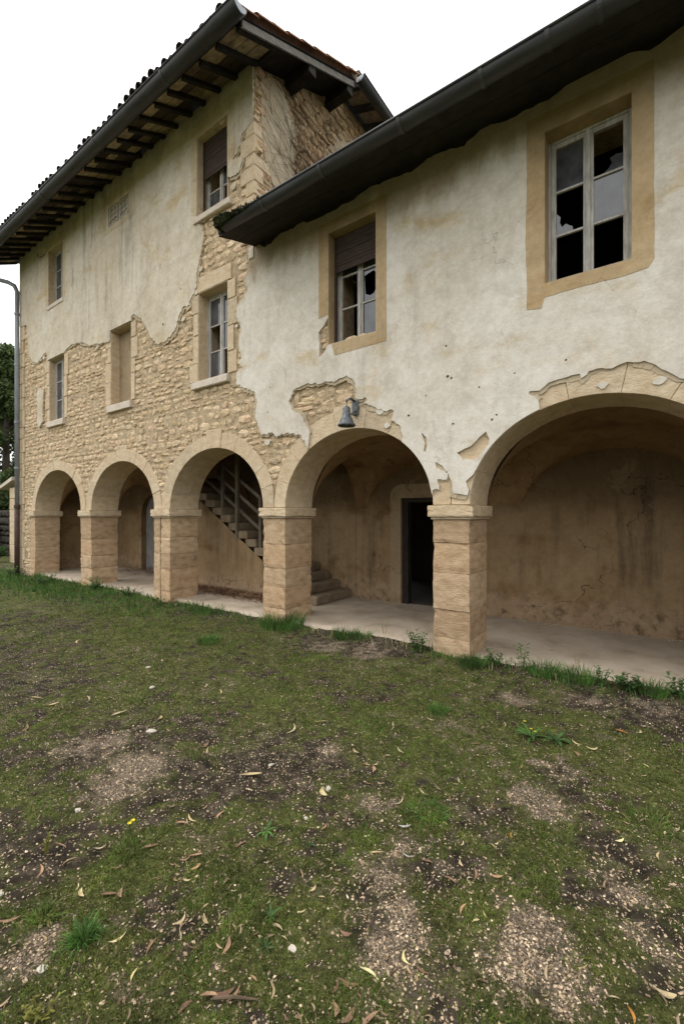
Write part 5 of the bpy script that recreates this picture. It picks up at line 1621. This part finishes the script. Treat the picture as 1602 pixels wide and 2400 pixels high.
def crumbs():
    r = np.random.default_rng(88); n = 2600
    x = np.concatenate([r.uniform(-5.0, 3.0, n), r.uniform(-14.5, 3.0, 700)]); y = np.concatenate([YB - .02 - np.abs(r.normal(0, .11, n)), r.uniform(.25, YB, 700)])
    k = ~in_pier(x, y, .02) & (y < YB - .01) & ~((x < -5.1) & (x > -9.5) & (y > 1.2)); k &= ~((x > -4.0) & (x < -3.0) & (y > 2.1)); x, y = x[k], y[k]; n = len(x)
    s_ = .003 * (5.0 ** (r.uniform(0, 1, n) ** 2))
    base = np.array([(1, 0, 0), (0, 1, 0), (-1, 0, 0), (0, -1, 0), (0, 0, .8), (0, 0, -.5)], float)
    B = base[None] * r.uniform(.6, 1.3, (n, 6, 1)) * s_[:, None, None]
    V = (B + np.stack([x, y, np.full(n, FL) + s_ * .3], 1)[:, None, :]).reshape(-1, 3)
    f = np.array([(0, 1, 4), (1, 2, 4), (2, 3, 4), (3, 0, 4), (1, 0, 5), (2, 1, 5), (3, 2, 5), (0, 3, 5)])
    o = npobj('plaster_crumbs', V, (f[None] + (np.arange(n) * 6)[:, None, None]).reshape(-1, 3), M['undercoat'])
    tag(o, 'plaster crumbs fallen along the foot of the arcade back wall', None, None, 'stuff')
crumbs()
def reg_floor(n, r):
    x = r.uniform(-14, 2.8, n); y = r.uniform(.2, 2.2, n); k = ~in_pier(x, y, .05) & ~((x < -5.1) & (x > -10.6) & (y > 1.2)); return x[k], y[k]
litter('floor_leaves', 150, 57, .045, 'stray dry leaves blown over the arcade floor', reg_floor, M['litter'], lambda x, y, r: np.full(len(x), FL + .008))
def reg_yard(n, r):
    x, y, _ = sample(n, 1.2, 12, 51, .9); k = ~in_pier(x, y); return x[k], y[k]
litter('leaf_litter', 2600, 52, .034, 'small dry leaf litter strewn over the yard', reg_yard, M['litter'], lambda x, y, r: gz(x, y) + .006)
def pile1(n, r):
    x = r.uniform(-9.4, -6.2, n); y = 1.22 - np.abs(r.normal(0, .16, n)); return x, y
litter('leaf_pile', 2800, 53, .075, 'heap of brown leaves along the foot of the staircase wall', pile1, M['dryleaf'], lambda x, y, r: FL + np.clip(.13 - (1.25 - y) * .3, .005, .13) * r.uniform(0, 1, len(x)))
def pile2(n, r):
    x = r.uniform(-13.4, -10.9, n); y = 2.34 - np.abs(r.normal(0, .3, n)); return x, y
litter('leaf_pile', 900, 54, .07, 'heap of brown leaves at the back wall near the faded grey door', pile2, M['dryleaf'], lambda x, y, r: FL + np.clip(.2 - (2.4 - y) * .3, .005, .2) * r.uniform(0, 1, len(x)))

# ------------------------------------------------------------------ single leaves and stones one can pick out
LM = {}
for key, mt in (('brown', 'dryleaf'), ('straw', 'strawleaf'), ('orange', 'orangeleaf'), ('grey', 'greyleaf')):
    LM[key] = [mesh('fallen_leaf', V, F, M[mt]) for V, F in LFV]
LV7 = [(-2.57, -4.11), (-2.38, -4.0), (-2.17, -3.85), (-2.23, -3.85), (-2.19, -3.64), (-2.17, -3.6), (-2.09, -3.47), (-2.18, -4.19), (-2.47, -4.24), (-2.19, -4.01), (-2.06, -4.11), (-2.01, -4.09), (-1.96, -3.95), (-1.95, -3.79), (-1.93, -3.74), (-1.86, -3.79), (-1.67, -4.0), (-1.6, -3.93), (-1.81, -4.2), (-1.69, -4.13), (-1.52, -4.04), (-1.41, -3.96), (-1.33, -3.76), (-1.38, -4.18), (-1.32, -4.11), (-1.28, -4.08), (-1.25, -4.06), (-1.15, -3.96), (-0.97, -3.81), (-0.92, -3.88), (-1.63, -4.24), (-2.26, -4.44), (-2.43, -4.14), (-2.14, -4.34), (-1.81, -3.55), (-1.53, -3.07), (-1.52, -3.18)]
LV8 = [(-0.94, -3.08), (-0.74, -3.05), (-0.71, -3.01), (-0.8, -3.11), (-0.62, -2.98), (-0.7, -3.24), (-0.8, -3.6), (-0.72, -3.6), (-0.89, -3.7), (-1.06, -3.63), (-0.94, -3.78), (-0.81, -3.84), (-0.87, -3.88), (0.03, -3.16), (0.01, -2.38), (-0.15, -2.36), (-0.8, -2.46), (-1.18, -3.16), (-1.47, -3.04), (-1.57, -2.9)]
LV6 = [(-0.49, -1.36), (-0.37, -1.41), (-0.35, -0.78), (-0.09, -0.89), (-0.99, -0.97), (-2.09, -1.53), (-1.98, -1.54), (-1.56, -1.65), (-1.12, -1.82), (-1.55, -2.24), (-1.15, -2.48), (-1.53, -2.7), (-1.05, -2.34), (-1.58, -2.54), (-1.66, -2.53), (-1.2, -2.57), (-1.26, -2.76), (-1.8, -2.46), (-0.46, -1.53), (-1.17, -2.18)]
LV5 = [(-4.2, -3.73), (-3.48, -2.98), (-3.85, -3.16), (-6.37, -2.82), (-6.31, -2.72), (-6.61, -2.33), (-7.44, -1.61), (-5.41, -1.41), (-4.33, -0.43), (-3.55, -2.27), (-3.81, -2.25), (-2.4, -2.46), (-2.31, -2.21), (-2.21, -3.1), (-1.71, -2.96), (-4.81, -3.43), (-4.54, -3.42), (-4.44, -3.13), (-2.8, -3.02), (-2.89, -2.53)]
STRAW7 = {1, 5, 7, 16, 17, 18, 22, 30, 27, 32}
STRAW8 = {1, 6, 8, 13, 14, 15, 17}
def fleaf(x, y, key, size, label, group=None):
    z = float(gz(x, y))
    o = link('fallen_leaf', random.choice(LM[key]), None, (x, y, z + .005), (size,) * 3, (random.uniform(-.2, .2), random.uniform(-.2, .2), random.uniform(0, 6.28)))
    tag(o, label, 'leaf', group); return o
TXT = {'brown': ('curled brown dead leaf lying on the mossy yard', 'brown dead leaves on the yard'), 'straw': ('thin straw coloured dead leaf lying on the mossy yard', 'straw coloured leaves on the yard')}
for k, (x, y) in enumerate(LV7):
    key = 'straw' if k in STRAW7 else 'brown'
    fleaf(x, y, key, random.uniform(.055, .085), *TXT[key])
for k, (x, y) in enumerate(LV8):
    key = 'straw' if k in STRAW8 else 'brown'
    fleaf(x, y, key, random.uniform(.05, .08), *TXT[key])
for k, (x, y) in enumerate(LV6):
    key = 'straw' if random.random() < .5 else 'brown'
    fleaf(x, y, key, random.uniform(.06, .10), *TXT[key])
for k, (x, y) in enumerate(LV5):
    key = 'straw' if random.random() < .7 else 'brown'
    fleaf(x, y, key, random.uniform(.09, .15), *TXT[key])
MARKS = [(-.79, -1.46, 'the dandelion clump'), (-2.34, -3.86, 'the lone yellow flower'), (-1.95, -4.28, 'the bright green grass cushion'), (-1.10, -3.0, 'the two silvery leaves'),
         (-1.21, -3.79, 'the pinkish beige stone'), (-1.23, -4.08, 'the grey twig'), (-3.35, -3.14, 'the large white stone chip'), (-.21, -.94, 'the bright orange leaf'),
         (-.64, -2.66, 'the small orange leaf'), (-.06, -3.3, 'the yellow orange leaf'), (-1.76, -3.4, 'the grey green rosette'), (-1.57, -1.46, 'the dark green middle tuft'),
         (-5.13, -1.21, 'the far bright green patch'), (-.9, -3.45, 'the central gravel patch'), (-.54, -2.0, 'the gravel patch below the dandelion'),
         (-4.78, -2.33, 'the farthest white stone chip'), (-2.44, -.1, 'the bushy weed by the middle pier'), (-2.58, -4.19, 'the yellowing weed spike'), (-2.81, -3.93, 'the rounded beige stone'),
         (-1.51, -3.32, 'the dark green broad leaves'), (-2.9, -3.55, 'the left gravel patch'), (-1.95, -2.0, 'the flattened grass tuft'), (-1.66, -3.18, 'the small angular white stone')]
ORD = ['nearest', 'second nearest', 'third nearest', 'fourth nearest', 'fifth nearest', 'sixth nearest', 'seventh nearest', 'eighth nearest', 'ninth nearest', 'tenth nearest', 'eleventh nearest', 'twelfth nearest']
near = {}
for o in list(COL.objects):
    if o.name.startswith('fallen_leaf'):
        dk = [((o.location.x - a) ** 2 + (o.location.y - b) ** 2, t) for a, b, t in MARKS]
        d_, t_ = min(dk); near.setdefault((o['group'], t_), []).append((d_, o.name))
for (g_, t_), L_ in near.items():
    kind_ = 'curled brown dead leaf' if 'brown' in g_ else 'thin straw coloured dead leaf'
    for k, (d_, nm) in enumerate(sorted(L_)):
        bpy.data.objects[nm]['label'] = kind_ + ', ' + ORD[min(k, 11)] + ' to ' + t_
fleaf(-0.21, -0.94, 'orange', .10, 'bright orange leaf on dark soil right of the flowering weed')
fleaf(-0.64, -2.66, 'orange', .055, 'small orange leaf standing on dark soil below the gravel patch')
fleaf(-0.06, -3.3, 'orange', .05, 'yellow orange leaf at the bottom right of the yard')
fleaf(-1.15, -2.92, 'grey', .07, 'silvery grey leaf on the moss, farther of two')
fleaf(-1.04, -3.1, 'grey', .07, 'silvery grey leaf on the moss, nearer of two')

def rock(x, y, s, label, group=None, seed=1, mat='whitestone'):
    s *= .72
    bm = bmesh.new(); bmesh.ops.create_icosphere(bm, subdivisions=2, radius=1)
    r = random.Random(seed)
    ph = [r.uniform(0, 6) for _ in range(6)]
    for v in bm.verts:
        c = v.co; k = 1 + .22 * math.sin(3 * c.x + ph[0]) + .18 * math.sin(4 * c.y + ph[1]) + .12 * math.sin(6 * c.z + ph[2]) + r.uniform(-.05, .05)
        v.co = Vector((c.x * k * s, c.y * k * s * .7, c.z * k * s * .34))
    me = bpy.data.meshes.new('stone'); bm.to_mesh(me); bm.free(); me.materials.append(M[mat])
    o = link('stone', me, None, (x, y, float(gz(x, y)) + s * .10), None, (0, 0, r.uniform(0, 6)))
    tag(o, label, 'stone', group)
rock(-1.94, -4.43, .030, 'chalk white flat stone in the near left corner', None, 1)
rock(-2.81, -3.93, .030, 'rounded beige stone on the left part of the yard', None, 2)
rock(-2.48, -4.41, .028, 'white stone at the left edge of the yard', None, 3)
rock(-1.66, -3.18, .022, 'small angular white stone near the yard middle', None, 4)
rock(-1.21, -3.79, .026, 'pinkish beige stone beside a leaf rosette', None, 5)
rock(-3.35, -3.14, .055, 'large white stone chip in the left middle of the yard', None, 6)
rock(-4.78, -2.33, .05, 'white stone chip far out on the left of the yard', None, 7)
rock(-4.2, -2.63, .045, 'pale stone beside a grass tuft, left of the yard middle', None, 8)
rock(-2.2, -2.92, .03, 'white stone chip on dark soil near the yard middle', None, 9)
rock(-1.71, -2.9, .035, 'flat beige stone at the edge of the green patch', None, 10)

# ------------------------------------------------------------------ single plants
def tuft(x, y, h, rad, n, label, mat='lush', seed=1, name='grass_tuft', lean=.5):
    r = np.random.default_rng(seed); z0 = float(gz(x, y))
    a = r.uniform(0, 6.283, n); q = rad * np.sqrt(r.uniform(0, 1, n)) * .6
    px, py = np.cos(a) * q, np.sin(a) * q
    hh = h * r.uniform(.45, 1.0, n); w = r.uniform(.0016, .0032, n) * (1.3 if h > .1 else 1)
    l = np.abs(r.normal(0, lean, n)) + q / rad * .5
    b = a + r.normal(0, .7, n); t = r.uniform(0, 6.283, n)
    D = np.stack([np.cos(t) * w, np.sin(t) * w, 0 * w], 1); p = np.stack([px, py, 0 * px - .01], 1)
    E = np.stack([np.cos(b), np.sin(b), 0 * b], 1) * (hh * l)[:, None]
    up = np.zeros((n, 3)); up[:, 2] = 1
    p1 = p + E * .2 + up * (hh * .45)[:, None]; p2_ = p + E * .6 + up * (hh * .8)[:, None]; p3 = p + E + up * (hh * (1 - .25 * l).clip(.3))[:, None]
    V = np.stack([p - D, p + D, p1 + D * .9, p1 - D * .9, p2_ + D * .6, p2_ - D * .6, p3], 1).reshape(-1, 3)
    f = np.array([(0, 1, 2), (0, 2, 3), (3, 2, 4), (3, 4, 5), (5, 4, 6)])
    F = (f[None] + (np.arange(n) * 7)[:, None, None]).reshape(-1, 3)
    o = npobj(name, V, F, M[mat]); o.location = (x, y, z0); tag(o, label, 'grass tuft'); return o

def leaf_blade(V, F, base, d, up, L, W, droop=.4, n=4):
    b = len(V); d = Vector(d).normalized(); up = Vector(up).normalized(); s = d.cross(up).normalized()
    for k in range(n + 1):
        t = k / n; w = W * math.sin(math.pi * (t * .9 + .06)) ** .8
        p = Vector(base) + d * (L * t) + up * (L * (t * .5 - droop * t * t))
        V += [tuple(p - s * w), tuple(p - up * w * .25), tuple(p + s * w)]
    for k in range(n):
        o = b + k * 3; F += [(o, o + 1, o + 4, o + 3), (o + 1, o + 2, o + 5, o + 4)]

def rosette(x, y, R, n, label, mat='weed', seed=1, name='leaf_rosette', flower=0):
    r = random.Random(seed); z0 = float(gz(x, y)); root = empty(name, (x, y, z0)); tag(root, label, 'weed')
    for k in range(n):
        V, F = [], []; a = k * 2.4 + r.uniform(-.3, .3); L = R * r.uniform(.6, 1.1)
        leaf_blade(V, F, (0, 0, .005), (math.cos(a), math.sin(a), r.uniform(.0, .5)), (0, 0, 1), L, L * r.uniform(.06, .12), r.uniform(.4, .8))
        obj('leaf', V, F, M[mat], root)
    for k in range(flower):
        a = r.uniform(0, 6.28); h = r.uniform(.06, .12); q = R * .35
        fx_, fy_ = math.cos(a) * q, math.sin(a) * q
        MB().tube([(0, 0, 0), (fx_ * .6, fy_ * .6, h * .6), (fx_, fy_, h)], .0022, 5).build('stalk', M[mat], root)
        V, F = [], []
        for j in range(14):
            t = 6.283 * j / 14; leaf_blade(V, F, (fx_, fy_, h), (math.cos(t), math.sin(t), .25), (0, 0, 1), .013, .0026, .3, 2)
        obj('flower_head', V, F, M['flower'], root)
    return root

def herb(x, y, h, rad, stems, label, mat='weed', seed=1, leafL=.035, name='weed'):
    r = random.Random(seed); z0 = float(gz(x, y)); root = empty(name, (x, y, z0)); tag(root, label, 'weed')
    sm = MB(); V, F = [], []
    for k in range(stems):
        a = r.uniform(0, 6.28); q = rad * r.uniform(.2, 1); hh = h * r.uniform(.5, 1)
        p0 = Vector((math.cos(a) * q * .25, math.sin(a) * q * .25, -.01)); p2_ = Vector((math.cos(a) * q, math.sin(a) * q, hh)); p1 = (p0 + p2_) / 2 + Vector((0, 0, hh * .12))
        sm.tube([p0, p1, p2_], [.0025, .002, .001], 5)
        for j in range(9):
            t = .2 + .8 * j / 8; p = p0.lerp(p1, t * 2) if t < .5 else p1.lerp(p2_, t * 2 - 1)
            b = r.uniform(0, 6.28)
            leaf_blade(V, F, p, (math.cos(b), math.sin(b), r.uniform(-.1, .6)), (0, 0, 1), leafL * r.uniform(.6, 1.3), leafL * r.uniform(.2, .34), .5, 3)
    sm.build('stem', M[mat], root); obj('leaves', V, F, M[mat], root)
    return root

herb(-2.44, -.10, .25, .15, 16, 'bushy green weed in front of the left side of the middle pier', 'weed', 1, .05)
tuft(-4.72, -.10, .30, .50, 420, 'wide grass tuft against the pier left of the staircase foot', 'lush', 2)
tuft(-4.95, -.08, .22, .4, 260, 'shorter grass tuft at the left of that pier', 'lush', 22)
tuft(-3.56, -.08, .20, .28, 220, 'grass tuft at the floor edge in front of the dark doorway', 'lush', 3)
tuft(-3.30, -.04, .16, .2, 120, 'small grass tuft right of the tuft by the dark doorway', 'lush', 33)
tuft(-1.75, -.10, .15, .26, 300, 'grass tuft at the right foot of the middle pier', 'lush', 4)
herb(-1.50, -.03, .16, .16, 12, 'pale green low weed right of the middle pier', 'weed', 41, .04)
herb(-1.23, .06, .27, .08, 5, 'tall single weed rising over the floor edge under the right arch', 'weed', 5, .04)
tuft(-0.98, .0, .17, .28, 260, 'grass tuft right of the tall single weed', 'lush', 6)
tuft(-0.66, .0, .17, .28, 260, 'grass tuft at the floor edge under the crown of the right arch', 'lush', 7)
herb(-0.45, -.06, .20, .12, 9, 'leafy weed with small leaves at the floor edge, right part', 'weed', 8, .035)
herb(-0.22, -.05, .16, .2, 14, 'low spreading weed with broad leaves near the right edge', 'weed', 9, .055)
tuft(-.02, -.02, .16, .22, 180, 'grass tuft next to the broad leaved weed near the right edge', 'lush', 10)
herb(0.20, .03, .17, .15, 12, 'dark green weed at the right edge of the picture', 'weed', 11, .045)
herb(-0.67, .16, .22, .05, 3, 'thin stalk with a yellow tip on the floor edge under the right arch', 'yellowweed', 12, .02)
herb(-3.18, .35, .40, .06, 4, 'spindly dry stalk standing on the arcade floor before the doorway', 'yellowweed', 13, .02)
rosette(-0.79, -1.46, .15, 16, 'dandelion clump with yellow flowers on the right of the yard', 'weed', 1, 'dandelion', 3)
rosette(-0.62, -1.42, .13, 12, 'flowerless leaf clump touching the dandelion', 'weed', 2)
rosette(-1.76, -3.4, .075, 9, 'grey green rosette in the left middle of the yard', 'weed', 3)
rosette(-1.38, -3.75, .055, 7, 'bright green rosette beside a dry leaf, near centre', 'weed', 4)
rosette(-1.51, -3.32, .05, 5, 'dark green broad leaves next to a round brown leaf', 'weed', 5)
rosette(-1.30, -3.86, .05, 7, 'pale green rosette left of the pinkish stone', 'weed', 6)
rosette(-2.34, -3.86, .03, 5, 'small yellow flower alone on the left of the yard', 'weed', 7, 'yellow_flower', 2)
tuft(-1.95, -4.28, .075, .07, 260, 'bright green cushion of fine grass in the near left corner', 'lush', 12, lean=.8)
tuft(-2.18, -4.34, .06, .07, 160, 'thin grass tuft left of the bright green cushion', 'grass', 13, lean=.8)
herb(-2.58, -4.19, .11, .03, 6, 'upright yellowing weed spike at the left edge of the yard', 'yellowweed', 14, .014)
herb(-1.78, -4.5, .04, .07, 14, 'yellow green low cushion plant at the bottom left', 'yellowweed', 15, .014)
tuft(-5.13, -1.21, .12, .28, 260, 'bright green grass patch in the middle distance of the yard', 'lush', 15, lean=.8)
tuft(-1.57, -1.46, .10, .14, 170, 'dark green tuft in the middle of the yard', 'lush', 16)
tuft(-1.95, -2.0, .06, .2, 170, 'flattened grass tuft left of the yard middle', 'grass', 17, lean=1.0)
tuft(-1.10, -2.72, .05, .17, 220, 'soft green grass patch beside the dark soil', 'lush', 18, lean=1.0)
tuft(-0.02, -2.1, .06, .2, 200, 'loose grass tuft on the right edge of the yard', 'grass', 19, lean=1.0)
tuft(-2.25, -3.92, .06, .12, 140, 'thin grass tuft beneath the lone yellow flower', 'grass', 20, lean=.8)
herb(-15.55, -.30, .35, .35, 20, 'leafy weeds at the foot of the rain pipe', 'weed', 23, .06)
herb(-10.9, -.12, .30, .4, 22, 'leafy weeds before the second pier from the left end', 'weed', 24, .06)

herb(-13.3, -.35, .30, .45, 26, 'leafy weeds before the first arch from the left end', 'weed', 25, .06)
herb(-9.4, -.10, .22, .35, 18, 'low leafy weeds before the second arch from the left', 'weed', 26, .05)
herb(-8.0, -.14, .18, .25, 12, 'small leafy weed at the foot of the grooved pier', 'weed', 27, .045)
tuft(-6.7, -.05, .15, .5, 300, 'low grass tuft before the staircase arch', 'lush', 28)
# dead twigs
tw = MB().tube([(-1.30, -4.12, float(gz(-1.3, -4.12)) + .012), (-1.24, -4.08, float(gz(-1.24, -4.08)) + .022), (-1.17, -4.02, float(gz(-1.17, -4.02)) + .012)], [.005, .006, .003], 6).build('twig', M['creeper'])
tag(tw, 'short grey twig among leaves at the bottom of the yard', 'twig')
print('counts', n1, n2, n3, n4, n5, 'stones', len(front), len(gab))
